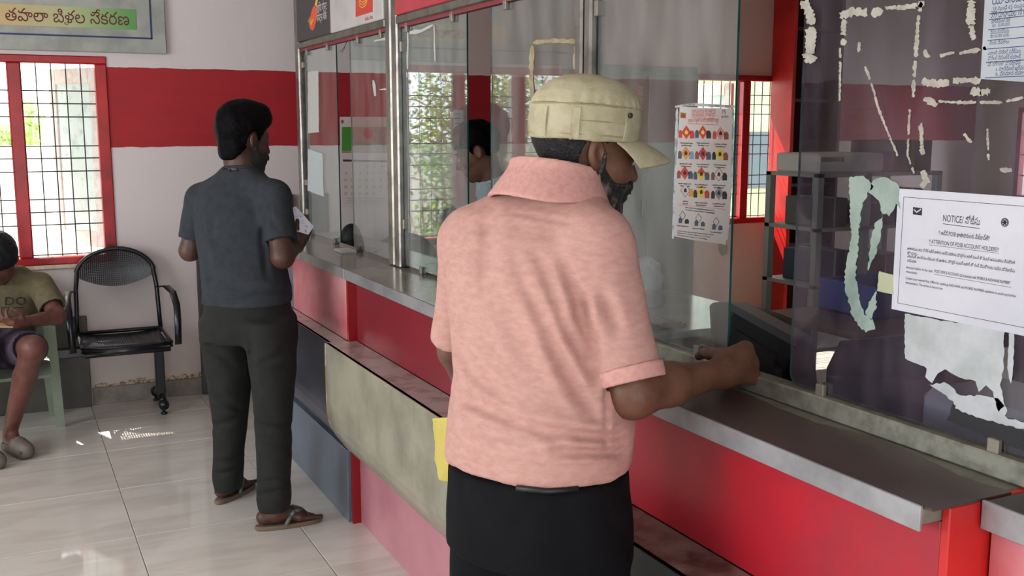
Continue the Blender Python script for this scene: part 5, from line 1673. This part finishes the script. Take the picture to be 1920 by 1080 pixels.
def blob_px(cx, cy, w, h, m, nm='picture'): pshape(nm, [(cx - w * .5, cy + h * .5), (cx - w * .5, cy - h * .2), (cx - w * .2, cy - h * .5), (cx + w * .25, cy - h * .45), (cx + w * .5, cy - h * .1), (cx + w * .45, cy + h * .5)], m)
grid = [[(1287, 248, RD, 0), (1318, 248, RD, 0), (1351, 250, mat('stripe_print', '#b97a70', .6), 0)], [(1286, 287, OR, 0), (1318, 288, CR, 0), (1350, 289, YL, 0)], [(1284, 324, RD, 0), (1315, 326, YL, 0), (1348, 327, PW, 1)], [(1285, 357, PW, 1), (1315, 360, YL, 0), (1348, 362, mat('grey_stripe_print', '#77767a', .6), 0)]]
cols = [(RD, RD), (DKB, INK), (RD, BRN), (DKB, mat('pale_blue_print', '#6d83a0', .6)), (BRN, DKB), (INK, BRN), (BRN, DKB), (DKB, DKB), (BRN, INK), (mat('olive_print', '#5f5c44', .6), OR), (INK, CR), (INK, INK)]
for r_ in range(4):
    for c_ in range(3):
        cx, cy, m, ol = grid[r_][c_]; k = r_ * 3 + c_
        if k != 9: blob_px(cx - 11, cy + 3, 7, 15, cols[k][0])
        blob_px(cx + 11, cy + 4, 9, 15, cols[k][1])
        diamond(cx, cy, m, 9, 13, ol)
        if k == 7:
            sheet_px('diamond_top', [(cx, cy - 13), (cx + 8.5, cy - 1), (cx - 8.5, cy - 1)], RD, po, X=XQ, t=.0003)
        sheet_px('symbol', [(cx - 2.4, cy + 3.5), (cx - 2.8, cy - 1), (cx, cy - 5), (cx + 2.8, cy - 1), (cx + 2.4, cy + 3.5)], YEL if k < 2 else INK, po, X=XQ - .0003, t=.0002)
        for j in range(2):
            w = (24, 19)[j] if k != 9 else 10
            pshape('caption', ragged([(cx - w / 2, cy + 19 + 4.5 * j), (cx + w / 2, cy + 20 + 4.5 * j), (cx + w / 2, cy + 22 + 4.5 * j), (cx - w / 2, cy + 21 + 4.5 * j)], .5, 2.0), mat('caption_print', '#5b5656', .7))
pshape('rule', [(1272, 383.5), (1361, 392.5), (1361, 393.1), (1272, 384.1)], CR)
for k in range(2): pshape('caption', ragged([(1285 + k, 388 + 4.5 * k), (1340, 394.5 + 4.5 * k), (1340, 396.3 + 4.5 * k), (1285 + k, 389.8 + 4.5 * k)], .5, 2.5), MATS['caption_print'])
for (cx, cy) in ((1280, 404), (1310, 409), (1343, 416)):
    diamond(cx, cy, PW, 6, 9, True); blob_px(cx - 4, cy + 9, 7, 11, DKB); blob_px(cx + 8, cy + 11, 8, 9, DKB if cx > 1290 else INK)
    pshape('caption', ragged([(cx - 11, cy + 18), (cx + 11, cy + 20), (cx + 11, cy + 22), (cx - 11, cy + 20)], .5, 2.0), MATS['caption_print'])
for k in range(3): pshape('caption', ragged([(1270, 432 + 4 * k), (1338 - 6 * k, 440 + 4 * k), (1338 - 6 * k, 441.4 + 4 * k), (1270, 433.4 + 4 * k)], .4, 2.5), MATS['caption_print'])

# ---- papers on the far panes, tape marks
for (lab, pts, m) in (('long blank white paper strip stuck high on the far glass pane', [(577, 135), (597, 133), (598, 248), (578, 250)], mat('blank_paper', '#b5b7b4', .8)),
                      ('blank white sheet with slanted lower edge on the far glass pane', [(577, 279), (605, 288), (607, 369), (577, 357)], mat('bluish_blank_paper', '#b0babc', .8))):
    t = thing('paper_sheet', at(590, pts[2][1], X=XG - .004), lab, 'paper'); sheet_px('sheet', ragged(pts, .4, 8), m, t, X=XG - .004)
fr = thing('poster_outline', at(1040, 160, X=XG - .004), 'brown tape frame left by a removed poster on the middle glass', 'tape')
TTAPE = mat('old_brown_tape', '#8f7d5e', .7, col2='#a39780', vs=20)
for pts, w in (([(1000, 80), (1040, 76), (1080, 78)], 9), ([(998, 85), (996, 150), (1000, 205)], 8), ([(1082, 82), (1078, 130)], 9)):
    sheet_px('tape', ribbon(pts, w, .8), TTAPE, fr, X=XG - .004)
wt = thing('tape_marks', at(790, 90, X=XG - .004), 'white peeled tape marks at the top of the middle glass', 'tape')
WTP = mat('white_tape', '#b5b4b2', .7)
for pts, w in (([(768, 62), (790, 58), (812, 47)], 7), ([(814, 46), (816, 118)], 2.2), ([(765, 60), (764, 130)], 3)):
    sheet_px('tape', ribbon(pts, w, .6), WTP, wt, X=XG - .004)
wt = thing('tape_marks', at(725, 90, X=XG - .004), 'white peeled tape marks on the far glass beside the double post', 'tape')
for pts, w in (([(702, 77), (722, 73), (742, 68)], 4), ([(741, 68), (740, 100)], 3), ([(700, 150), (704, 180)], 5), ([(712, 168), (730, 166)], 4)):
    sheet_px('tape', ribbon(pts, w, .8), WTP, wt, X=XG - .004)
yp = thing('yellow_paper', at(830, 890, X=1.103), 'yellow paper pasted on the worn olive ledge front', 'paper')
sheet_px('sheet', ragged([(811, 784), (868, 782), (868, 905), (824, 900), (815, 860), (816, 830)], 1.0), mat('yellow_sheet', '#cdbd62', .75, col2='#bfae55', vs=8), yp, X=1.1035)

# ---- calendar and small notice on the back wall
cal = thing('wall_calendar', at(690, 390, Y=YW - .004), 'wall calendar with green picture hanging behind the far glass', 'calendar')
YC = YW - .002
sheet_px('sheet', [(637, 219), (739, 219), (739, 389), (640, 389)], mat('calendar_paper', '#cfc4c0', .6), cal, Y=YC)
def cs_(nm, pts, m): return sheet_px(nm, pts, m, cal, Y=YC - .0015)
cs_('picture', [(641, 238), (735, 238), (735, 283), (641, 283)], mat('grey_picture', '#8d8f85', .6, col2='#b0a69a', vs=40)); sheet_px('picture_green', [(641, 238), (662, 238), (662, 283), (641, 283)], mat('green_print', '#3f8a34', .6), cal, Y=YC - .0026)
sheet_px('picture_disc', [(690 + 9 * math.cos(a), 250 + 10 * math.sin(a)) for a in np.linspace(0, 6.28, 17)[:-1]], mat('coral_print', '#c5604f', .6), cal, Y=YC - .0026)
cs_('rule', [(641, 284), (735, 284), (735, 286), (641, 286)], RD); cs_('header', [(643, 299), (735, 301), (735, 304), (643, 303)], mat('dark_print', '#3b3536', .6))
cs_('logo_square', [(640, 225), (644, 225), (644, 231), (640, 231)], RD)
for i in range(5):
    for j in range(7):
        day = 7 * i + j - 1
        if 1 <= day <= 31:
            lettering(str(day), at(648 + 13.2 * j - (3 if day > 9 else 0), 327 + 12.8 * i - 12.8, Y=YC - .0015), UX, UZ, RD if j == 0 else INK, cal, height=.016, bold=.008, name='numeral', lift=.0002)
for k in range(3): cs_('rule', [(650, 371 + 4 * k), (720, 371 + 4 * k), (720, 371.8 + 4 * k), (650, 371.8 + 4 * k)], mat('grey_rule', '#8a8280', .6))
wn = thing('wall_notice', at(859, 253, Y=YW - .003), 'small white notice sheet on the red band beside the clerk', 'notice')
sheet_px('sheet', [(850, 206), (869, 206), (869, 254), (850, 254)], mat('calendar_paper', '#cfc4c0', .6), wn, Y=YC)
for k in range(4): sheet_px('rule', [(852, 213 + 9 * k), (862, 213 + 9 * k), (862, 214 + 9 * k), (852, 214 + 9 * k)], INK, wn, Y=YC - .001)

# ------------------------------------------------------------------ waiting bench
STEEL = mat('black_enamelled_steel', '#14171c', .28, .25, col2='#1b1f26', vs=8, spec=.6)
bench = thing('waiting_bench', (.4, 6.05, 0), 'black perforated steel waiting bench with hoop back under the window', 'bench')
def perforated(fn, nu, nv, hole=.42):
    V, F = [], []
    for j in range(nv):
        for i in range(nu):
            u0, u1, v0, v1 = i / nu, (i + 1) / nu, j / nv, (j + 1) / nv
            um, vm = (u0 + u1) / 2, (v0 + v1) / 2; du, dv = (u1 - u0) * hole / 2, (v1 - v0) * hole / 2
            n = len(V)
            V += [fn(a, b_) for a, b_ in ((u0, v0), (u1, v0), (u1, v1), (u0, v1), (um - du, vm - dv), (um + du, vm - dv), (um + du, vm + dv), (um - du, vm + dv))]
            F += [[n, n + 1, n + 5, n + 4], [n + 1, n + 2, n + 6, n + 5], [n + 2, n + 3, n + 7, n + 6], [n + 3, n, n + 4, n + 7]]
    return np.array(V), F
def bench_seat(x0, x1, with_arms):
    yb, yf, zs = 6.20, 5.80, .452
    # slightly dished perforated pan with a rolled front edge
    V, F = perforated(lambda u, v: (x0 + .012 + (x1 - x0 - .024) * u, yb + (yf - yb) * v, zs - .012 * math.sin(math.pi * min(1, v * 1.05)) - .010 * (1 - abs(2 * u - 1) ** 3)), 34, 30, .5)
    V, F = thick(V, F, .002, [0, 0, 1])
    seat = mesh('seat', V, F, STEEL, bench)
    rim = [(x0, yf + .01, zs - .03), (x0, yf, zs - .008), (x0, yb, zs + .004), (x1, yb, zs + .004), (x1, yf, zs - .008), (x1, yf + .01, zs - .03)]
    tube('seat_rim', rim, .011, STEEL, seat)
    prof = [(yf + .012, zs - .004), (yf - .010, zs - .012), (yf - .018, zs - .030), (yf - .012, zs - .055), (yf + .004, zs - .058), (yf + .006, zs - .03)]
    prism('front_roll', prof, 'x', x0 + .006, x1 - .006, STEEL, seat, smooth=True)
    xm, w = (x0 + x1) / 2, (x1 - x0) / 2 - .005
    def hoop(a):
        return np.array([xm - w * math.cos(a) * (1.0 if abs(math.cos(a)) > .0 else 1), 0, 0])
    pts = [(x0 + .0, 6.20, .43), (x0 + .004, 6.215, .56), (x0 + .008, 6.235, .70), (x0 + .02, 6.245, .79)]
    for a in np.linspace(R(15), R(165), 15):
        pts.append((xm - (w - .004) * math.cos(a), 6.25, .755 + .165 * math.sin(a)))
    pts += [(x1 - .02, 6.245, .79), (x1 - .008, 6.235, .70), (x1 - .004, 6.215, .56), (x1, 6.20, .43)]
    back = tube('back_frame', pts, .0125, STEEL, bench)
    def panel(u, v):
        x = xm + (w - .012) * (2 * u - 1)
        s = max(0.0, 1 - (2 * u - 1) ** 2)
        top = .765 + .148 * math.sqrt(s); bot = .765 - .060 * s
        return (x, 6.25 + .012 * math.sin(math.pi * v) * s, bot + (top - bot) * v)
    V, F = perforated(panel, 38, 18, .42)
    V, F = thick(V, F, .002, [0, -1, 0])
    mesh('backrest', V, F, STEEL, bench)
    if with_arms:
        for xs, sg in ((x0, -1), (x1, 1)):
            path = [(xs, 6.225, .69), (xs + sg * .035, 6.16, .70), (xs + sg * .050, 6.02, .685), (xs + sg * .052, 5.90, .63), (xs + sg * .050, 5.865, .55), (xs + sg * .045, 5.86, .42)]
            m = MB(); P = np.array(path)
            W = np.vstack([P + [-.018, 0, .004], P + [.018, 0, .004], P + [.018, 0.006, -.006], P + [-.018, 0.006, -.006]]); n = len(P)
            F = [[a * n + i, a * n + i + 1, ((a + 1) % 4) * n + i + 1, ((a + 1) % 4) * n + i] for a in range(4) for i in range(n - 1)] + [[0, n, 2 * n, 3 * n], [n - 1, 4 * n - 1, 3 * n - 1, 2 * n - 1]]
            mesh('armrest', W, F, STEEL, bench, True)
bench_seat(.33, .775, True)
box('beam', .215, .76, 6.04, 6.10, .355, .405, STEEL, bench, bev=.004)
box('leg', .715, .765, 6.045, 6.095, .09, .40, STEEL, bench, bev=.006)
tube('foot_bar', [(.742, 6.30, .055), (.742, 6.20, .085), (.742, 6.07, .09), (.742, 5.99, .075)], .020, STEEL, bench)
for y in (5.985, 6.31):
    tube('foot_cap', [(.742, y - .022, .055), (.742, y + .022, .055)], .028, STEEL, bench, 12)
    tube('foot_pad', [(.742, y, .0), (.742, y, .012), (.742, y, .014), (.742, y, .045)], [.018, .018, .008, .008], STEEL, bench, 10)

# ------------------------------------------------------------------ green plastic chair under the seated person
GPL = mat('pale_green_plastic', '#98a390', .45, col2='#879482', vs=6, trans=.25, bump=.05)
pc = thing('plastic_chair', (-.03, 5.78, 0), 'pale green moulded plastic armchair under the seated person', 'chair')
def leg(name, top, bot, w0, w1, parent, m):
    t, b_ = np.array(top), np.array(bot)
    V = [t + [-w0, -w0 * .5, 0], t + [w0, -w0 * .5, 0], t + [w0, w0 * .5, 0], t + [-w0, w0 * .5, 0], b_ + [-w1, -w1 * .6, 0], b_ + [w1, -w1 * .6, 0], b_ + [w1, w1 * .6, 0], b_ + [-w1, w1 * .6, 0]]
    return mesh(name, V, [[0, 1, 2, 3], [7, 6, 5, 4], [0, 4, 5, 1], [1, 5, 6, 2], [2, 6, 7, 3], [3, 7, 4, 0]], m, parent)
for sx in (-1, 1):
    leg('leg', (.21 * sx - .03, 5.99, .60), (.235 * sx - .03, 5.965, 0), .030, .022, pc, GPL)
    leg('leg', (.19 * sx - .03, 6.17, .42), (.21 * sx - .03, 6.22, 0), .028, .020, pc, GPL)
    V, F = grid_geo(lambda u, v: (sx * (.205 + .04 * math.sin(v * math.pi)) - .03 + (u - .5) * .055, 5.96 + v * .27, .615 + .03 * v), 3, 8)
    V, F = thick(V, F, .014, [0, 0, 1]); mesh('armrest', V, F, GPL, pc)
V, F = grid_geo(lambda u, v: (-.03 + (u - .5) * .40, 5.63 + v * .54, .385 - .018 * math.sin(u * math.pi) * math.sin(v * math.pi) - .02 * (1 - v) ** 6), 10, 10)
V, F = thick(V, F, .016, [0, 0, 1]); mesh('seat', V, F, GPL, pc)
V, F = grid_geo(lambda u, v: (-.03 + (u - .5) * (.42 - .05 * v * v), 6.19 + .10 * v + .03 * (2 * u - 1) ** 2 * -1, .40 + .42 * v - .05 * (2 * u - 1) ** 4), 12, 10)
V, F = thick(V, F, .010, [0, -1, 0]); mesh('backrest', V, F, GPL, pc)
# print on the olive T-shirt
shirt_ink = mat('shirt_print', '#2c2a26', .8)
def on_shirt(px, py):
    for D in np.arange(5.05, 5.6, .004):
        p = at(px, py, D=D)
        if seat_shirt(p.reshape(1, 3).astype(np.float32))[0] < 0: return at(px, py, D=D - .006)
    return at(px, py, D=5.3)
def print_text(body, px, py, pw, phh):
    P, T = text_geo(body, 2, .02)
    w = P[:, 0].max() - P[:, 0].min()
    X = px + (P[:, 0] - P[:, 0].min()) / w * pw; Y = py - P[:, 1] / .72 * phh
    mesh('print', np.array([on_shirt(a, b_) for a, b_ in zip(X, Y)]), T, shirt_ink, ss)
print_text('JUST DO', -56, 572, 105, 16)
pr = [(x, 577 + .0 * x) for x in range(-52, 52, 8)]
tube('print', [on_shirt(*p) for p in pr], .0022, shirt_ink, ss, 5)

# ------------------------------------------------------------------ office furniture behind the counter
WOOD = mat('brown_desk_top', '#7a6549', .45, col2='#6a5640', vs=5, stretch=(1, 6, 1)); DWOOD = mat('dark_desk_wood', '#33241f', .5, col2='#2a1d19', vs=5)
def table(label, x0, x1, y0, y1, z, top, legm, nm='office_table'):
    t = thing(nm, ((x0 + x1) / 2, (y0 + y1) / 2, 0), label, 'table')
    box('table_top', x0, x1, y0, y1, z - .03, z, top, t, bev=.004)
    for x in (x0 + .04, x1 - .04):
        for y in (y0 + .04, y1 - .04):
            box('leg', x - .025, x + .025, y - .025, y + .025, 0, z - .03, legm, t, bev=.003)
    box('apron', x0 + .04, x1 - .04, y0 + .03, y0 + .05, z - .13, z - .03, legm, t)
    return t
table('long clerk desk behind the near glass screen', 1.53, 1.78, 1.0, 2.75, .76, DWOOD, DWOOD, 'clerk_desk')
table('clerk desk behind the far glass screen', 1.53, 1.74, 3.62, 5.40, .86, mat('cream_desk_top', '#b9ab8c', .4), DWOOD, 'clerk_desk')
table('pale topped office table in front of the steel cupboard', 2.25, 2.95, 3.35, 4.25, .80, mat('glass_topped_table', '#9aa5a8', .12, col2='#87938f', vs=3), DWOOD)
table('brown office table behind the smeared pane', 3.0, 4.0, 3.0, 3.62, .79, WOOD, DWOOD)

alm = thing('steel_cupboard', (3.85, 6.1, 0), 'grey two door steel cupboard standing against the back wall', 'cupboard')
GST = mat('grey_enamel_steel', '#7b7b72', .4, .2, col2='#6f6f67', vs=3)
box('body', 3.46, 4.25, 5.87, 6.34, 0, 1.99, GST, alm, bev=.006)
for (a, b_) in ((3.47, 3.848), (3.854, 4.243)):
    dr = box('door', a, b_, 5.85, 5.869, .06, 1.93, GST, alm, bev=.004)
    if a < 3.6:
        box('handle', 3.80, 3.815, 5.825, 5.85, 1.0, 1.12, mat('chrome', '#9a9a98', .25, .9), dr, bev=.003)
        V, F = box_geo(3.755, 3.80, 5.8475, 5.85, 1.70, 1.86); mesh('sticker', V, F, mat('reddish_sticker', '#9c5a4c', .6, col2='#b59a86', vs=60), dr)
box('plinth', 3.48, 4.23, 5.88, 6.33, 0, .05, DWOOD, alm)

def chair(label, c, az, w, zt, m, frame, nm='office_chair'):
    a = R(az); f = np.array([math.sin(a), math.cos(a), 0]); r_ = np.array([math.cos(a), -math.sin(a), 0]); c = np.array([*c, 0.0])
    t = thing(nm, c, label, 'chair')
    def P(x, y, z): return c + r_ * x + f * y + np.array([0, 0, z])
    V, F = grid_geo(lambda u, v: P((u - .5) * w * (1 - .08 * v * v), -.20 - .06 * v + .05 * (2 * u - 1) ** 2, zt - .44 + .44 * v - .035 * abs(2 * u - 1) ** 3 * v), 14, 10)
    V, F = thick(V, F, .05, -f); mesh('backrest', V, F, m, t, True)
    V, F = grid_geo(lambda u, v: P((u - .5) * w, -.19 + v * .44, .46 - .02 * math.sin(u * 3.14)), 8, 8); V, F = thick(V, F, .06, UZ); mesh('seat', V, F, m, t, True)
    for x in (-1, 1):
        for y in (-.17, .22):
            tube('leg', [P(x * w * .45, y, .42), P(x * w * .48, y * 1.1, 0)], .012, frame, t)
        tube('back_post', [P(x * w * .42, -.19, .42), P(x * w * .42, -.225, zt - .3)], .012, frame, t)
    return t
BLEA = mat('black_brown_leatherette', '#2b2726', .45, col2='#3a322e', vs=10, bump=.15, bs=60)
chair('black leatherette office chair behind the near monitor', (2.09, 2.31), 93, .44, 1.10, BLEA, STEEL)
chair('black office chair behind the middle glass screen', (2.35, 4.75), -70, .44, .96, BLEA, STEEL)

mon = thing('monitor', (1.60, 1.90, .76), 'black flat monitor seen from behind on the near clerk desk', 'monitor')
BPL = mat('black_plastic', '#15161a', .4, col2='#1b1c21', vs=10); GPLS = mat('grey_plastic', '#4b4d52', .4)
ma, mb_ = at(1374, 574, Z=1.15), at(1492, 638, Z=1.15)
u = nrm(mb_ - ma); n_ = np.array([-u[1], u[0], 0]) if -u[1] > 0 else np.array([u[1], -u[0], 0])
mb_ = ma + u * .43
def mq(s, o, z): return ma + u * s + n_ * o + np.array([0, 0, z - 1.15])
def slab(pts, o0, o1):
    V = [mq(s, o0, z) for s, z in pts] + [mq(s, o1, z) for s, z in pts]; k = len(pts)
    return V, [list(range(k)), [k + i for i in range(k)][::-1]] + [[i, k + i, k + (i + 1) % k, (i + 1) % k] for i in range(k)]
V, F = slab([(0, 1.15), (.43, 1.15), (.43, .86), (0, .86)], 0, .03); mesh('screen_back', V, F, BPL, mon)
V, F = slab([(0, 1.158), (.43, 1.158), (.43, 1.138), (0, 1.138)], -.006, .036); mesh('bezel', V, F, GPLS, mon)
V, F = slab([(.04, 1.10), (.39, 1.10), (.36, .90), (.07, .90)], -.010, 0); mesh('back_bulge', V, F, BPL, mon)
V, F = slab([(.19, .92), (.24, .92), (.24, .765), (.19, .765)], -.02, .01); mesh('stand', V, F, BPL, mon)
V, F = slab([(.10, .775), (.33, .775), (.33, .76), (.10, .76)], -.08, .12); mesh('stand_base', V, F, BPL, mon)
lettering('acs', mq(.32, -.0115, 1.075), u, UZ, mat('marker_ink', '#050506', .3), mon, width=.085, height=.035, bold=.03, lift=.0005)

# plastic covered machine, printer, trays and papers
cov = thing('covered_machine', (1.66, 1.54, .76), 'dark grey plastic covered machine on the near clerk desk', 'machine')
prism('cover', [(1.665, .76), (1.665, 1.09), (1.63, 1.155), (1.50, 1.185), (1.45, 1.17), (1.43, 1.0), (1.425, .76)], 'x', 1.56, 1.75, mat('dark_grey_cover', '#3c3d42', .35, col2='#33343a', vs=5, bump=.3, bs=12), cov)
prn = thing('printer', (1.66, 1.26, .76), 'pale blue grey printer on the near clerk desk under the torn paper', 'printer')
LPR = mat('pale_printer_plastic', '#9aa5b5', .4)
box('body', 1.55, 1.77, 1.10, 1.41, .80, 1.11, LPR, prn, bev=.02); box('base', 1.56, 1.76, 1.11, 1.40, .76, .80, mat('printer_base', '#74797f', .5), prn, bev=.005); box('paper_slot', 1.547, 1.552, 1.14, 1.36, .90, .915, BPL, prn)
rk = thing('storage_rack', (4.3, 4.6, 0), 'slotted metal storage rack behind the smeared pane', 'rack')
RKM = mat('pale_rack_steel', '#b6bcb4', .5, .2)
for x in (4.05, 4.40, 4.95):
    for y in (4.45, 4.85): box('post', x - .02, x + .02, y - .02, y + .02, 0, 1.34, RKM, rk)
for z in (.34, .70, 1.02, 1.32): box('shelf', 4.03, 4.97, 4.43, 4.87, z, z + .02, RKM, rk)
pr2 = thing('dot_matrix_printer', (4.25, 4.65, 1.34), 'white slotted printer on top of the storage rack', 'printer')
box('body', 4.06, 4.55, 4.47, 4.83, 1.34, 1.45, mat('off_white_plastic', '#e6e2d6', .5), pr2, bev=.012)
for k in range(12): box('vent', 4.08 + .014 * k, 4.088 + .014 * k, 4.468, 4.472, 1.405, 1.43, BPL, pr2)
ctn = thing('carton', (5.35, 4.95, 0), 'brown cardboard carton on the storage shelf end', 'box')
box('body', 4.62, 4.93, 4.48, 4.82, 1.34, 1.52, mat('cardboard', '#6d5b47', .8, col2='#5f4f3d', vs=10), ctn, bev=.004); box('tape', 4.76, 4.79, 4.478, 4.822, 1.3405, 1.5215, TAPE, ctn)
for k, (x, z, w, h, d_) in enumerate(((4.10, 1.04, .2, .16, .3), (4.45, 1.04, .22, .12, .3), (4.70, 1.04, .18, .2, .3), (4.10, .72, .24, .18, .3), (4.46, .72, .3, .14, .3))):
    bxn = thing('file_bundle', (x + w / 2, 4.65, z), ('dusty grey file bundle at the end of the upper rack shelf', 'thin brown file bundle on the upper rack shelf', 'tall dark file bundle on the upper rack shelf', 'wide blue grey file bundle on the middle rack shelf', 'flat tan file bundle on the middle rack shelf')[k], 'files')
    box('bundle', x, x + w, 4.48, 4.48 + d_, z, z + h, mat('file_paper_%d' % k, ('#77726b', '#6a5a49', '#2e2c30', '#4d5868', '#87755c')[k], .8), bxn, bev=.006)
    box('string', x + w / 2 - .005, x + w / 2 + .005, 4.478, 4.482 + d_, z - .001 + .002, z + h + .002, CREAM, bxn)
bt = thing('blue_tray', (3.42, 3.4, .79), 'blue plastic tray with papers on the brown office table', 'tray')
BLT = mat('blue_plastic', '#3f56a0', .4)
box('base', 3.27, 3.66, 3.22, 3.56, .79, .80, BLT, bt)
for (a, b_, c_, d_) in ((3.27, 3.28, 3.22, 3.56), (3.65, 3.66, 3.22, 3.56), (3.28, 3.65, 3.22, 3.23), (3.28, 3.65, 3.55, 3.56)): box('side', a, b_, c_, d_, .79, .93, BLT, bt)
box('papers', 3.29, 3.64, 3.24, 3.54, .80, .86, mat('paper_stack', '#b9b7a9', .8, col2='#a8a698', vs=60, stretch=(1, 1, 40)), bt)
kb = thing('keyboard', (2.36, 3.45, .80), 'black keyboard on the pale topped office table', 'keyboard')
box('body', 2.28, 2.44, 3.40, 3.80, .80, .818, BPL, kb, bev=.004)
for i in range(4): box('key_row', 2.292 + .034 * i, 2.32 + .034 * i, 3.41, 3.79, .818, .826, mat('dark_keys', '#26272b', .5), kb, bev=.002)
pch = thing('purple_pouch', (2.45, 3.75, .80), 'purple cloth pouch on the pale topped office table', 'pouch')
blob('pouch', lambda P: ell(P, (2.56, 3.86, .83), (.06, .09, .045)) + .006 * tn(P, 60) + np.maximum(0, .806 - P[:, 2]) * 20, (2.44, 3.72, .79), (2.68, 4.0, .90), .008, mat('purple_cloth', '#5a2f55', .8, col2='#70406a', vs=20), pch)
bag = thing('plastic_bag', (2.72, 4.18, .80), 'crumpled white plastic bag on the pale topped office table', 'bag')
blob('bag', lambda P: ell(P, (2.72, 4.13, .89), (.085, .08, .10)) + .016 * np.abs(tn(P, 45)) + .01 * np.abs(tn(P, 100, 3)) - .008 + np.maximum(0, .806 - P[:, 2]) * 20, (2.58, 4.0, .79), (2.86, 4.26, 1.02), .007, mat('white_plastic_film', '#c9d0d0', .35, trans=.2), bag)
m2 = thing('monitor', (1.62, 3.95, .86), 'black monitor under a crumpled black cover behind the middle glass', 'monitor')
box('screen', 1.585, 1.62, 3.70, 4.14, .98, 1.25, BPL, m2, bev=.006); box('stand', 1.61, 1.635, 3.88, 3.96, .87, 1.05, BPL, m2); box('stand_base', 1.55, 1.70, 3.82, 4.02, .86, .875, BPL, m2)
blob('crumpled_cover', lambda P: np.maximum(np.abs(ell(P, (1.60, 3.95, 1.20), (.05, .20, .10))) - .004 + .012 * tn(P, 30), 1.16 - P[:, 2]), (1.52, 3.70, 1.15), (1.70, 4.2, 1.34), .007, mat('black_film', '#1d1e22', .35), m2)
tr_ = thing('paper_tray', (1.75, 5.0, .86), 'stack of white papers behind the far glass pane', 'papers')
for k in range(3): box('papers', 1.56 + .01 * k, 1.72, 4.62 + .2 * k, 4.80 + .2 * k, .86, .95 - .02 * k, MATS['paper_stack'], tr_, bev=.002)
bb = thing('black_bag', (1.78, 5.45, .0), 'small black bag standing behind the far glass pane', 'bag')
blob('bag', lambda P: np.maximum(ell(P, (1.64, 5.30, .97), (.07, .06, .125)), .862 - P[:, 2]) + .004 * tn(P, 40), (1.54, 5.2, .85), (1.74, 5.39, 1.12), .008, BPL, bb)
bk = thing('pass_book', at(668, 463, Z=ZC + .006), 'thin white booklet lying on the far counter', 'booklet')
box('cover', 1.33, 1.40, 4.44, 4.56, ZC, ZC + .006, mat('white_paper2', '#c9cbd0', .6), bk, bev=.001)
box('pages', 1.333, 1.398, 4.443, 4.557, ZC + .006, ZC + .011, mat('page_white', '#d5d5d2', .7), bk)
wr = thing('loose_wire', at(655, 95, X=XG), 'thin black wire dangling from the rail above the far gap', 'wire')
tube('wire', [at(652, 75, X=XG), at(646, 88, X=XG + .01), at(637, 98, X=XG)], .0012, BPL, wr, 5); tube('wire', [at(650, 78, X=XG), at(645, 92, X=XG), at(641, 99, X=XG)], .0012, BPL, wr, 5)
